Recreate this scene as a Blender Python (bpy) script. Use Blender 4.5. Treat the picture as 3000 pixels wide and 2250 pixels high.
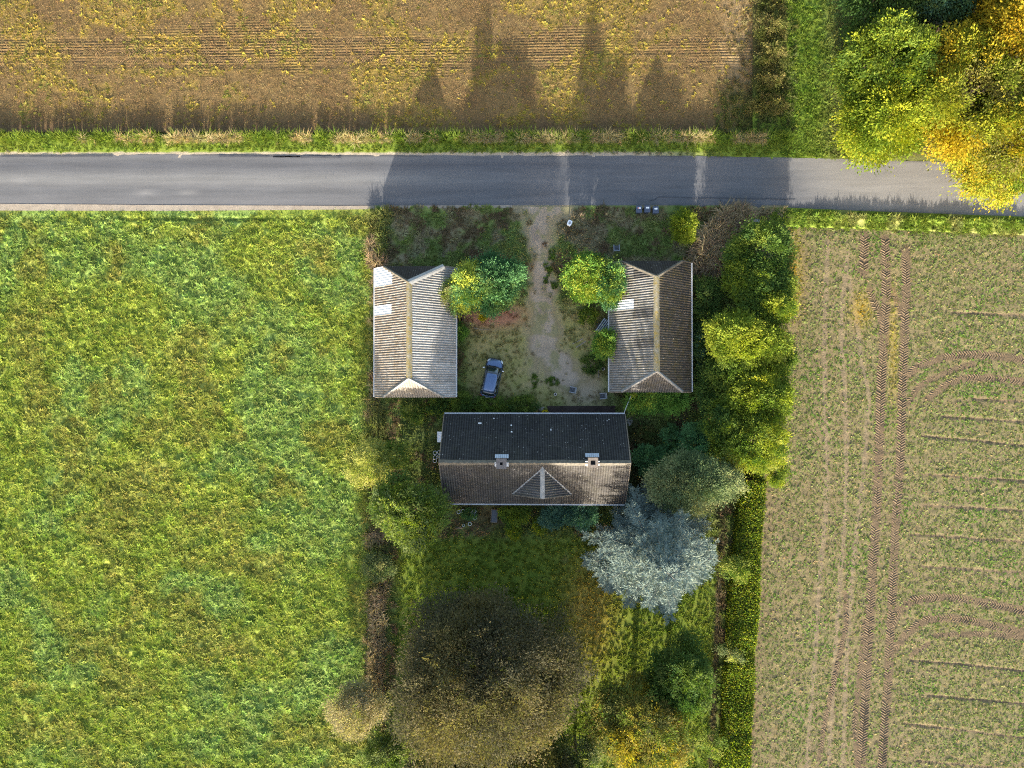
import bpy, math, random
import numpy as np
from mathutils import Vector, Matrix, Quaternion

SC = bpy.context.scene
for _o in list(bpy.data.objects):
    bpy.data.objects.remove(_o, do_unlink=True)
COL = SC.collection

# ------------------------------------------------------------------ camera, sky, sun, exposure
CAM_Z = 73.2                       # drone height
FPX = 2034.0                       # focal length in pixels of a 3000 px wide picture
NADIR = (1555.0, 1150.0)           # point of the picture straight below the drone
cam_d = bpy.data.cameras.new("camera")
cam = bpy.data.objects.new("camera", cam_d)
COL.objects.link(cam)
cam_d.sensor_width = 36.0
cam_d.lens = FPX / 3000.0 * 36.0
cam_d.clip_start = 0.5
cam_d.clip_end = 3000.0
_dn = Vector(((NADIR[0] - 1500) / FPX, -(NADIR[1] - 1125) / FPX, -1)).normalized()
CQ = _dn.rotation_difference(Vector((0, 0, -1)))
cam.location = (0, 0, CAM_Z)
cam.rotation_mode = 'QUATERNION'
cam.rotation_quaternion = CQ
SC.camera = cam

SUN_EL, SUN_TILT = math.radians(14.5), math.radians(3.0)
world = bpy.data.worlds.new("World")
SC.world = world
world.use_nodes = True
wn = world.node_tree.nodes
wl = world.node_tree.links
wn.clear()
w_out = wn.new("ShaderNodeOutputWorld")
w_bg = wn.new("ShaderNodeBackground")
w_sky = wn.new("ShaderNodeTexSky")
w_sky.sky_type = 'NISHITA'
w_sky.sun_disc = False
w_sky.sun_elevation = SUN_EL
w_sky.sun_rotation = math.pi + SUN_TILT
w_sky.air_density = 1.0
w_sky.dust_density = 3.0
w_sky.ozone_density = 0.6
w_bg.inputs['Strength'].default_value = 0.15
wl.new(w_sky.outputs[0], w_bg.inputs[0])
wl.new(w_bg.outputs[0], w_out.inputs[0])

sun_d = bpy.data.lights.new("sun", 'SUN')
sun_d.energy = 4.6
sun_d.angle = math.radians(0.53)
sun_d.color = (1.0, 0.925, 0.79)
sun = bpy.data.objects.new("sun", sun_d)
COL.objects.link(sun)
_sd = Vector((-math.sin(SUN_TILT) * math.cos(SUN_EL), -math.cos(SUN_TILT) * math.cos(SUN_EL), math.sin(SUN_EL)))
sun.rotation_mode = 'QUATERNION'
sun.rotation_quaternion = _sd.to_track_quat('Z', 'Y')
sun.location = (0, 0, 120)

SC.view_settings.view_transform = 'Standard'
SC.view_settings.look = 'None'
SC.view_settings.gamma = 1.0
SC.view_settings.exposure = 2.1
SC.view_settings.use_curve_mapping = False
SC.render.engine = 'CYCLES'
SC.cycles.max_bounces = 6
SC.cycles.diffuse_bounces = 3
SC.cycles.sample_clamp_indirect = 1.5
SC.cycles.transmission_bounces = 4
SC.cycles.use_denoising = False
SC.cycles.denoiser = 'OPENIMAGEDENOISE'
SC.cycles.denoising_input_passes = 'RGB_ALBEDO_NORMAL'
SC.cycles.denoising_prefilter = 'ACCURATE'
SC.cycles.pixel_filter_type = 'BLACKMAN_HARRIS'
SC.cycles.filter_width = 1.15

# ------------------------------------------------------------------ pixel <-> place
_R = np.array(CQ.to_matrix())


def PA(u, v, z=0.0):
    """places (N,3) seen at picture points u, v when they lie at height z"""
    u = np.asarray(u, float); v = np.asarray(v, float)
    u, v, z = np.broadcast_arrays(u, v, np.asarray(z, float))
    d = np.stack([(u - 1500) / FPX, -(v - 1125) / FPX, -np.ones_like(u)], -1) @ _R.T
    t = (CAM_Z - z) / -d[..., 2]
    return np.stack([d[..., 0] * t, d[..., 1] * t, z], -1)


def P(u, v, z=0.0):
    return Vector(PA(u, v, z).tolist())


def UV(x, y, z=0.0):
    """picture point of a place"""
    x = np.asarray(x, float); y = np.asarray(y, float)
    w = np.stack([x, y, np.zeros_like(x) + z - CAM_Z], -1) @ _R
    return 1500 + w[..., 0] / -w[..., 2] * FPX, 1125 - w[..., 1] / -w[..., 2] * FPX


MPP = CAM_Z / FPX


# ------------------------------------------------------------------ numpy noise
def _lat(seed):
    return np.random.default_rng(seed).random((256, 256))


_LATS = {}


def vn(x, y, s, seed):
    if seed not in _LATS:
        _LATS[seed] = _lat(seed)
    L = _LATS[seed]
    x = np.asarray(x, float) / s + 1000.0; y = np.asarray(y, float) / s + 1000.0
    xi = np.floor(x).astype(int); yi = np.floor(y).astype(int)
    fx = x - xi; fy = y - yi
    fx = fx * fx * (3 - 2 * fx); fy = fy * fy * (3 - 2 * fy)
    a = L[xi & 255, yi & 255]; b = L[(xi + 1) & 255, yi & 255]
    c = L[xi & 255, (yi + 1) & 255]; d = L[(xi + 1) & 255, (yi + 1) & 255]
    return (a * (1 - fx) + b * fx) * (1 - fy) + (c * (1 - fx) + d * fx) * fy


def fbm(x, y, s, seed, octv=3):
    r = 0; a = 1.0; t = 0
    for i in range(octv):
        r = r + a * vn(x, y, s / 2 ** i, seed + i * 17); t += a; a *= 0.55
    return r / t


def ss(a, b, x):
    t = np.clip((np.asarray(x, float) - a) / (b - a), 0, 1)
    return t * t * (3 - 2 * t)


def mixc(c1, c2, t):
    t = np.asarray(t, float)[..., None]
    return np.asarray(c1) * (1 - t) + np.asarray(c2) * t


def dline(u, v, pts):
    """distance of picture points to a polyline"""
    d = np.full(np.shape(u), 1e9)
    for (a, b), (c, e) in zip(pts[:-1], pts[1:]):
        dx, dy = c - a, e - b
        t = np.clip(((u - a) * dx + (v - b) * dy) / (dx * dx + dy * dy + 1e-9), 0, 1)
        d = np.minimum(d, np.hypot(u - a - t * dx, v - b - t * dy))
    return d


def interp(pts, t):
    p = np.array(pts, float)
    return np.interp(t, p[:, 0], p[:, 1])


# ------------------------------------------------------------------ mesh helpers
def new_mesh(name, V, F, tint=None, smooth=False):
    V = np.ascontiguousarray(V, dtype=np.float32); F = np.ascontiguousarray(F, dtype=np.int32)
    m = bpy.data.meshes.new(name)
    n, k = F.shape
    m.vertices.add(len(V)); m.vertices.foreach_set("co", V.ravel())
    m.loops.add(n * k); m.loops.foreach_set("vertex_index", F.ravel())
    m.polygons.add(n)
    m.polygons.foreach_set("loop_start", np.arange(0, n * k, k, dtype=np.int32))
    m.polygons.foreach_set("loop_total", np.full(n, k, dtype=np.int32))
    if smooth:
        m.polygons.foreach_set("use_smooth", np.ones(n, dtype=bool))
    if tint is not None:
        a = m.attributes.new("tint", 'FLOAT_COLOR', 'POINT')
        c = np.ones((len(V), 4), dtype=np.float32); c[:, :3] = tint
        a.data.foreach_set("color", c.ravel())
    m.update(calc_edges=True)
    return m


def link(name, mesh, mat=None, parent=None, loc=None, rz=0.0):
    o = bpy.data.objects.new(name, mesh)
    COL.objects.link(o)
    if mat is not None and mesh is not None and not mesh.materials:
        mesh.materials.append(mat)
    if parent is not None:
        o.parent = parent
    if loc is not None:
        o.location = loc
    if rz:
        o.rotation_euler = (0, 0, rz)
    return o


def tag(o, label=None, cat=None, group=None, kind=None):
    if label: o["label"] = label
    if cat: o["category"] = cat
    if group: o["group"] = group
    if kind: o["kind"] = kind
    return o


def thing(name, label, cat, loc, rz=0.0, group=None):
    return tag(link(name, None, loc=loc, rz=rz), label, cat, group)


def copy_tree(o, parent=None):
    c = o.copy(); COL.objects.link(c)
    if parent is not None: c.parent = parent
    for ch in o.children:
        copy_tree(ch, c)
    return c


class MB:
    """collects simple shapes into one mesh"""

    def __init__(s):
        s.v = []; s.f = []

    def add(s, vs, fs):
        b = len(s.v)
        s.v += [tuple(p) for p in vs]
        s.f += [tuple(i + b for i in f) for f in fs]
        return s

    def box(s, c, d, rz=0.0, top=1.0, M=None):
        x, y, z = d[0] / 2, d[1] / 2, d[2] / 2
        vs = []
        for k in (-1, 1):
            q = top if k > 0 else 1.0
            for (a, b) in ((-1, -1), (1, -1), (1, 1), (-1, 1)):
                p = Vector((a * x * q, b * y * q, k * z))
                if rz: p = Matrix.Rotation(rz, 3, 'Z') @ p
                if M is not None: p = M @ p
                vs.append(p + Vector(c))
        return s.add(vs, [(3, 2, 1, 0), (4, 5, 6, 7), (0, 1, 5, 4), (1, 2, 6, 5), (2, 3, 7, 6), (3, 0, 4, 7)])

    def tube(s, pts, rad, n=8, caps=True):
        rings = []
        P_ = [Vector(p) for p in pts]
        for i, p in enumerate(P_):
            d = (P_[min(i + 1, len(P_) - 1)] - P_[max(i - 1, 0)]).normalized()
            a = d.cross(Vector((0, 0, 1)))
            if a.length < 1e-3: a = d.cross(Vector((0, 1, 0)))
            a.normalize(); b = d.cross(a)
            r = rad[i] if isinstance(rad, (list, tuple)) else rad
            rings.append([p + r * (math.cos(t) * a + math.sin(t) * b) for t in [2 * math.pi * j / n for j in range(n)]])
        vs = [q for r in rings for q in r]; fs = []
        for i in range(len(rings) - 1):
            for j in range(n):
                fs.append((i * n + j, i * n + (j + 1) % n, (i + 1) * n + (j + 1) % n, (i + 1) * n + j))
        if caps:
            fs.append(tuple(reversed(range(n)))); fs.append(tuple(range((len(rings) - 1) * n, len(rings) * n)))
        return s.add(vs, fs)

    def lathe(s, prof, n=16, c=(0, 0, 0)):
        vs = [(c[0] + r * math.cos(2 * math.pi * j / n), c[1] + r * math.sin(2 * math.pi * j / n), c[2] + z) for r, z in prof for j in range(n)]
        fs = [(i * n + j, i * n + (j + 1) % n, (i + 1) * n + (j + 1) % n, (i + 1) * n + j) for i in range(len(prof) - 1) for j in range(n)]
        return s.add(vs, fs)

    def prism(s, poly, z0, z1):
        n = len(poly)
        vs = [(x, y, z0) for x, y in poly] + [(x, y, z1) for x, y in poly]
        fs = [tuple(reversed(range(n))), tuple(range(n, 2 * n))] + [(i, (i + 1) % n, n + (i + 1) % n, n + i) for i in range(n)]
        return s.add(vs, fs)

    def mesh(s, name, smooth=False):
        m = bpy.data.meshes.new(name)
        m.from_pydata([tuple(p) for p in s.v], [], s.f)
        if smooth:
            m.polygons.foreach_set("use_smooth", [True] * len(m.polygons))
        m.update()
        return m

    def build(s, name, mat, parent=None, loc=None, rz=0.0, smooth=False, bevel=0.0):
        o = link(name, s.mesh(name, smooth), mat, parent, loc, rz)
        if bevel:
            b = o.modifiers.new("bevel", 'BEVEL'); b.width = bevel; b.segments = 2; b.limit_method = 'ANGLE'
        return o


# ------------------------------------------------------------------ materials
class NT:
    def __init__(s, name):
        s.m = bpy.data.materials.new(name); s.m.use_nodes = True
        s.t = s.m.node_tree; s.t.nodes.clear()
        s.out = s.n("ShaderNodeOutputMaterial")

    def n(s, typ, **kw):
        nd = s.t.nodes.new(typ)
        for k, v in kw.items():
            setattr(nd, k, v)
        return nd

    def l(s, a, b):
        s.t.links.new(a, b)

    def val(s, sock, x):
        if hasattr(x, "links") or isinstance(x, bpy.types.NodeSocket): s.l(x, sock)
        elif isinstance(x, (tuple, list)): sock.default_value = (*x, 1.0) if len(x) == 3 and sock.type == 'RGBA' else x
        else: sock.default_value = x

    def coord(s, which='Object', scale=(1, 1, 1), rot=(0, 0, 0)):
        c = s.n("ShaderNodeTexCoord"); mp = s.n("ShaderNodeMapping")
        mp.inputs['Scale'].default_value = scale; mp.inputs['Rotation'].default_value = rot
        s.l(c.outputs[which], mp.inputs[0]); return mp.outputs[0]

    def noise(s, vec, scale, detail=3.0, rough=0.55, dist=0.0):
        a = s.n("ShaderNodeTexNoise"); s.l(vec, a.inputs['Vector'])
        a.inputs['Scale'].default_value = scale; a.inputs['Detail'].default_value = detail
        a.inputs['Roughness'].default_value = rough; a.inputs['Distortion'].default_value = dist
        return a.outputs[0]

    def ramp(s, fac, stops):
        r = s.n("ShaderNodeValToRGB"); s.l(fac, r.inputs[0])
        e = r.color_ramp.elements
        while len(e) < len(stops): e.new(0.5)
        for i, (p, c) in enumerate(stops):
            e[i].position = p; e[i].color = (*c, 1.0) if isinstance(c, (tuple, list)) else (c, c, c, 1.0)
        return r.outputs[0]

    def mix(s, fac, a, b, mode='MIX'):
        x = s.n("ShaderNodeMix", data_type='RGBA', blend_type=mode)
        s.val(x.inputs[0], fac); s.val(x.inputs[6], a); s.val(x.inputs[7], b)
        return x.outputs[2]

    def math(s, op, a, b=0.0, clamp=False):
        x = s.n("ShaderNodeMath", operation=op, use_clamp=clamp)
        s.val(x.inputs[0], a); s.val(x.inputs[1], b); return x.outputs[0]

    def attr(s, name, typ='GEOMETRY'):
        a = s.n("ShaderNodeAttribute", attribute_type=typ, attribute_name=name); return a.outputs['Color']

    def bump(s, h, strength=0.5, dist=0.05, normal=None):
        b = s.n("ShaderNodeBump"); b.inputs['Strength'].default_value = strength; b.inputs['Distance'].default_value = dist
        s.l(h, b.inputs['Height'])
        if normal is not None: s.l(normal, b.inputs['Normal'])
        return b.outputs[0]

    def bsdf(s, col, rough=0.8, metal=0.0, spec=0.3, normal=None, coat=0.0, out=True, **kw):
        p = s.n("ShaderNodeBsdfPrincipled")
        s.val(p.inputs['Base Color'], col); s.val(p.inputs['Roughness'], rough); s.val(p.inputs['Metallic'], metal)
        p.inputs['Specular IOR Level'].default_value = spec
        p.inputs['Coat Weight'].default_value = coat
        if normal is not None: s.l(normal, p.inputs['Normal'])
        for k, v in kw.items(): p.inputs[k].default_value = v
        if out: s.l(p.outputs[0], s.out.inputs[0])
        return p.outputs[0]


def plain(name, col, rough=0.6, metal=0.0, spec=0.4, var=0.15, scale=6.0, coat=0.0):
    t = NT(name); c = t.coord()
    n = t.noise(c, scale, 4)
    k = t.ramp(n, [(0.3, tuple(x * (1 - var) for x in col)), (0.7, tuple(min(1, x * (1 + var)) for x in col))])
    t.bsdf(k, rough, metal, spec, coat=coat)
    return t.m


def leaf_mat(name, typ, trans=0.42, spec=0.06, rough=0.7):
    t = NT(name); c = t.attr("tint", typ)
    a = t.bsdf(c, rough, spec=spec, out=False)
    tr = t.n("ShaderNodeBsdfTranslucent")
    t.l(t.mix(1.0, c, (1.0, 1.1, 0.55), 'MULTIPLY'), tr.inputs[0])
    m = t.n("ShaderNodeMixShader"); m.inputs[0].default_value = trans
    t.l(a, m.inputs[1]); t.l(tr.outputs[0], m.inputs[2]); t.l(m.outputs[0], t.out.inputs[0])
    return t.m


LEAF = leaf_mat("leaf", 'GEOMETRY')
NEEDLE = leaf_mat("needle", 'GEOMETRY', 0.15, 0.06, 0.7)
BLADE = leaf_mat("blade", 'INSTANCER', 0.42)
STRAW = leaf_mat("straw_blade", 'INSTANCER', 0.15)


def ground_mat(name, fine=9.0, contrast=0.35, bump=0.6, dist=0.06, fine2=34.0, rough=0.95, stretch=(1, 1, 1)):
    t = NT(name); c = t.coord('Object', stretch)
    col = t.attr("tint")
    n1 = t.noise(c, fine, 5, 0.65); n2 = t.noise(c, fine2, 3, 0.6)
    s = t.math('ADD', t.math('MULTIPLY', n1, 0.6), t.math('MULTIPLY', n2, 0.4))
    k = t.ramp(s, [(0.32, 1 - contrast), (0.68, 1 + contrast)])
    nrm = t.bump(s, bump, dist)
    t.bsdf(t.mix(1.0, col, k, 'MULTIPLY'), rough, spec=0.1, normal=nrm)
    return t.m


SOIL = ground_mat("field_soil", 7.0, 0.45, 0.9, 0.08, 26.0)
TURF = ground_mat("turf", 8.0, 0.4, 0.8, 0.07, 30.0)
GRAVEL = ground_mat("gravel_ground", 12.0, 0.35, 0.7, 0.04, 45.0)


# ------------------------------------------------------------------ ground
def sheet(name, uvz, nx, ny, colf, mat, hf=None, keep=None, kind="structure", smooth=True, world_uv=True):
    """grid sheet; uvz(s,t) gives picture points for s,t in 0..1"""
    s, t = np.meshgrid(np.linspace(0, 1, nx), np.linspace(0, 1, ny))
    u, v = uvz(s.ravel(), t.ravel())
    p = PA(u, v, 0.0)
    x, y = p[:, 0], p[:, 1]
    if hf is not None: p[:, 2] = hf(u, v, x, y)
    tint = colf(u, v, x, y)
    i = np.arange(nx * ny).reshape(ny, nx)
    F = np.stack([i[:-1, :-1].ravel(), i[:-1, 1:].ravel(), i[1:, 1:].ravel(), i[1:, :-1].ravel()], 1)[:, ::-1]
    if keep is not None:
        k = keep(u, v, x, y)
        F = F[k[F].all(1)]
        used = np.unique(F); rm = np.full(len(p), -1); rm[used] = np.arange(len(used))
        p = p[used]; tint = tint[used]; F = rm[F]
    o = link(name, new_mesh(name, p, F, tint, smooth), mat)
    o["kind"] = kind
    return o


def rect(u0, u1, v0, v1):
    return lambda s, t: (u0 + (u1 - u0) * s, v0 + (v1 - v0) * t)


ROAD_T = [(-900, 458), (0, 456), (600, 452), (1000, 454.5), (1500, 456), (2000, 456.5), (2300, 461), (2600, 469), (2800, 476), (3000, 484), (3900, 520)]
ROAD_B = [(-900, 596), (0, 600), (500, 604), (1000, 606), (1450, 604), (2000, 605.5), (2300, 610), (2500, 619), (2800, 630), (3000, 637), (3900, 676)]
MEADOW_R = [(560, 1100), (700, 1092), (1100, 1078), (1400, 1082), (1700, 1092), (2000, 1085), (2400, 1060), (2800, 1050)]
HEDGE_R = [(560, 2310), (700, 2290), (1000, 2270), (1420, 2232), (1700, 2215), (2250, 2190), (2800, 2165)]

# far land under everything
base_c = np.array((0.055, 0.085, 0.02))
m_b = new_mesh("land", [(-900, -900, -0.9), (900, -900, -0.9), (900, 900, -0.9), (-900, 900, -0.9)], [(0, 1, 2, 3)],
               np.tile(base_c, (4, 1)))
tag(link("land", m_b, TURF), kind="structure")


# --- stubble field north of the road
def stub_yellow(u, v):
    x, y = u * MPP, v * MPP
    n = fbm(x, y, 5.0, 3, 4)
    a = ss(0.52, 0.68, n + 0.13 * ss(120, 0, v) + 0.20 * ss(70, 0, v) * ss(1300, 1550, u) * ss(2050, 1850, u) - 0.05)
    for pts in ([(628, -20), (640, 70), (690, 150), (735, 175)], [(690, -20), (700, 60), (730, 120), (760, 160)],
                [(255, -20), (250, 60), (240, 95)], [(850, 70), (770, 110), (700, 120)], [(800, -10), (880, 22), (960, 10)],
                [(1100, 0), (1130, 90)], [(0, 165), (130, 165)], [(1380, 245), (1430, 220), (1480, 195)],
                [(1700, 10), (1870, 62)], [(1880, 130), (1990, 80)], [(350, 207), (640, 207)], [(1780, 205), (1900, 200)]):
        a = np.maximum(a, 0.8 * ss(22, 4, dline(u, v, pts) + 14 * (vn(x, y, 0.8, 9) - 0.5)))
    a = np.maximum(a, 0.5 * ss(9, 2, np.abs(v - 207)) * vn(x, y, 3, 5))
    return a * (0.35 + 0.65 * vn(x, y, 0.7, 41))


TRACK_V = [113, 149, 172, 190]


def stub_col(u, v, x, y):
    n = fbm(x, y, 3.5, 11, 3)
    c = mixc((0.095, 0.06, 0.027), (0.155, 0.105, 0.045), n)
    c = mixc(c, (0.27, 0.20, 0.035), 0.55 * stub_yellow(u, v))
    for tv in TRACK_V:
        c = mixc(c, (0.12, 0.078, 0.042), 0.45 * ss(9, 3, np.abs(v - tv)) * ss(0.3, 0.6, vn(x, y, 6, 31)))
    c = mixc(c, (0.10, 0.062, 0.034), 0.6 * ss(320, 372, v))
    c = mixc(c, (0.30, 0.22, 0.12), 0.55 * ss(2080, 2170, u) * ss(300, 200, v))
    c = mixc(c, (0.09, 0.10, 0.025), 0.8 * ss(2060, 2190, u + 40 * (n - 0.5)) * ss(215, 300, v))
    return c


ROWP = 0.30


def stub_h(u, v, x, y):
    h = -0.24 + 0.035 * np.sin(y * 2 * math.pi / ROWP + 0.5 * vn(x, y, 4, 8)) * ss(1.0, 0.25, np.abs(v - 140) / 100 + vn(x, y, 5, 7) - 0.2)
    h += 0.07 * (fbm(x, y, 0.55, 21, 2) - 0.5)
    for tv in TRACK_V:
        h -= 0.03 * ss(9, 4, np.abs(v - tv))
    return h


sheet("stubble_field", rect(-260, 2330, -200, 385), 300, 620, stub_col, SOIL, stub_h)


# --- strip of verge and ditch north of the road
def verge_h(u, v, x, y):
    z = interp([(340, -0.45), (366, -0.5), (384, -0.45), (396, -0.08), (412, 0.05), (430, 0.03), (448, 0.0), (470, -0.02)], v)
    return z + 0.06 * (fbm(x, y, 0.6, 51, 2) - 0.5)


def verge_col(u, v, x, y):
    n = fbm(x, y, 2.0, 61, 3)
    c = mixc((0.10, 0.15, 0.02), (0.17, 0.21, 0.03), n)
    c = mixc(c, (0.04, 0.065, 0.02), ss(398, 388, v))  # shade of the ditch darkened into the turf colour
    c = mixc(c, (0.27, 0.22, 0.10), ss(400, 408, v) * ss(422, 412, v) * ss(0.35, 0.6, n) * ss(200, 700, u))
    g = ss(443, 449, v + 4 * (vn(x, y, 0.5, 62) - 0.5)) * ss(2150, 1800, u)
    c = mixc(c, (0.30, 0.25, 0.19), g)
    return c


sheet("north_verge", rect(-420, 2420, 362, 470), 420, 40, verge_col, TURF, verge_h)


# --- green track and wood floor in the north-east
def ne_col(u, v, x, y):
    n = fbm(x, y, 1.6, 71, 3)
    c = mixc((0.085, 0.14, 0.018), (0.15, 0.20, 0.03), n)
    c = mixc(c, (0.13, 0.13, 0.045), 0.8 * ss(2380, 2470, u + 30 * (n - 0.5)))
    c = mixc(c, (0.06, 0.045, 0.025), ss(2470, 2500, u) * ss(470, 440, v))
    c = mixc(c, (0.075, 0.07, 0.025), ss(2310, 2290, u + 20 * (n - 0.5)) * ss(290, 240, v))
    return c


def ne_v(s, t):
    u = 2205 + (3700 - 2205) * s
    b = interp(ROAD_T, u) + 6
    return u, -420 + (b + 420) * t


sheet("grass_track", ne_v, 160, 110, ne_col, TURF, lambda u, v, x, y: 0.0 + 0.08 * (fbm(x, y, 0.7, 77, 2) - 0.5))


# --- road
def road_uv(s, t):
    u = -900 + 4800 * s
    a, b = interp(ROAD_T, u), interp(ROAD_B, u)
    a = a + 3.5 * (fbm(u, u * 0, 46, 87, 3) - .5); b = b + 5 * (fbm(u, u * 0 + 9, 40, 88, 3) - .5)
    return u, a + (b - a) * t


t = NT("asphalt")
c = t.coord('Object')
col = t.attr("tint")
agg = t.noise(c, 22, 2, 0.8)
mid = t.noise(t.coord('Object', (0.12, 1.6, 1)), 1.3, 4, 0.6)
k = t.math('MULTIPLY', t.ramp(agg, [(0.25, 0.72), (0.75, 1.28)]), t.ramp(mid, [(0.3, 0.88), (0.7, 1.12)]))
t.bsdf(t.mix(1.0, col, k, 'MULTIPLY'), 0.85, spec=0.2, normal=t.bump(agg, 0.35, 0.02))
ASPHALT = t.m


def road_col(u, v, x, y):
    a, b = interp(ROAD_T, u), interp(ROAD_B, u)
    w = (v - a) / (b - a)
    c = np.tile(np.array((0.165, 0.165, 0.172)), (len(u), 1))
    polished = np.exp(-((w - 0.47) / 0.11) ** 2) * ss(1700, 900, u)
    c = mixc(c, (0.235, 0.232, 0.228), polished * 0.9)
    c = mixc(c, (0.115, 0.118, 0.13), 0.75 * np.exp(-((w - 0.2) / 0.09) ** 2) * ss(2100, 1500, u))
    c = mixc(c, (0.13, 0.133, 0.142), 0.6 * np.exp(-((w - 0.72) / 0.08) ** 2) * ss(2200, 1500, u))
    right = ss(2290, 2520, u - 90 * (1 - w) * 0 + 150 * (0.6 - w) + 40 * (vn(x, y, 3, 81) - 0.5))
    c = mixc(c, (0.275, 0.262, 0.248), right)  # soft slanted edge puts a far tree's penumbra into the road tint
    for pu, pv in ((425, 565), (550, 565), (60, 527)):
        c = mixc(c, (0.32, 0.31, 0.30), 0.5 * np.exp(-((u - pu) / 30) ** 2 - ((v - pv) / 7) ** 2))
    e = (np.minimum(w, 1 - w) < 0.03) & (vn(x, y, 2.5, 85) > 0.5)
    c = np.where(e[:, None], c * 0.62, c)
    c = c * (0.93 + 0.14 * fbm(x, y, 2.5, 86, 3))[:, None]
    return c * 0.60


sheet("road", road_uv, 600, 26, road_col, ASPHALT, lambda u, v, x, y: 0.035 - 0.0004 * np.abs(v - 530))

# dark bitumen seal and cracks in the road
mb = MB()
crk = plain("bitumen", (0.045, 0.047, 0.055), 0.7)


def ribbon(mb, pts, w, z):
    q = [P(a, b, z) for a, b in pts]
    for i in range(len(q) - 1):
        d = (q[i + 1] - q[i]).normalized(); nrm = Vector((-d.y, d.x, 0)) * w / 2
        mb.add([q[i] - nrm, q[i + 1] - nrm, q[i + 1] + nrm, q[i] + nrm], [(0, 1, 2, 3)])


rnd = random.Random(4)
for (a, b, va, vb) in ((1930, 2330, 577, 584), (0, 330, 457.5, 456.5), (640, 880, 457, 458.5), (800, 1000, 459, 460)):
    n = 24
    pts = [(a + (b - a) * i / n, va + (vb - va) * i / n + rnd.uniform(-.8, .8)) for i in range(n + 1)]
    ribbon(mb, pts, 0.07 if va > 500 else 0.16, 0.05)
ribbon(mb, [(2108, 581), (2112, 590), (2114, 603)], 0.06, 0.051)
ribbon(mb, [(1930, 577), (1915, 585), (1900, 589)], 0.06, 0.051)
tag(mb.build("road_seal", crk), kind="structure")


# gravel shoulder on the south side
def sh_uv(s, t):
    u = -420 + (1500 + 420) * s
    b = interp(ROAD_B, u)
    w = np.interp(u, [-420, 0, 500, 1000, 1300, 1500], [19, 17, 14, 8, 6, 5])
    return u, b - 3 + (w + 3) * t


sheet("road_shoulder", sh_uv, 500, 8, lambda u, v, x, y: mixc((0.20, 0.165, 0.13), (0.28, 0.24, 0.19), fbm(x, y, 0.6, 91, 3)),
      GRAVEL, lambda u, v, x, y: 0.03 + 0 * u)


# --- meadow in the west
def meadow_h(u, v, x, y):
    e = ss(0, 40, interp(MEADOW_R, v) - u) * ss(612, 660, v)
    h = 0.38 * (fbm(x, y, 1.1, 101, 3) - 0.45) + 0.12 * (vn(x, y, 0.4, 104) - 0.5)
    h -= 0.25 * ss(9, 2, np.abs(v - 641 + 6 * (vn(x, y, 9, 105) - 0.5))) * ss(250, 420, u) * ss(1000, 800, u)
    return h * e + 0.0


def meadow_tone(u, v, x, y):
    """three weights: lime, blue green, olive brown"""
    n = fbm(x, y, 7.0, 111, 4); m = fbm(x + 40, y, 4.5, 115, 4)
    blue = ss(0.47, 0.66, n + 0.10 * ss(500, 900, u) - 0.06 * ss(900, 1080, u))
    brown = ss(0.50, 0.68, m + 0.11 * np.exp(-((u - 560) / 170) ** 2 - ((v - 1500) / 330) ** 2) + 0.05 * np.exp(-((u - 250) / 160) ** 2 - ((v - 1250) / 250) ** 2) - 0.03)
    blue = blue * (1 - brown * 0.8)
    return blue, brown


def meadow_col(u, v, x, y):
    bl, br = meadow_tone(u, v, x, y)
    c = mixc((0.185, 0.235, 0.036), (0.225, 0.265, 0.046), vn(x, y, 2, 119))
    c = mixc(c, (0.165, 0.245, 0.066), bl * 0.7)
    c = mixc(c, (0.205, 0.195, 0.045), br * 0.6)
    return c


def mead_uv(s, t):
    v = 606 + (2420 - 606) * t
    return -260 + (interp(MEADOW_R, v) + 260) * s, v


sheet("meadow", mead_uv, 320, 420, lambda *a: meadow_col(*a), TURF, meadow_h)

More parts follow.
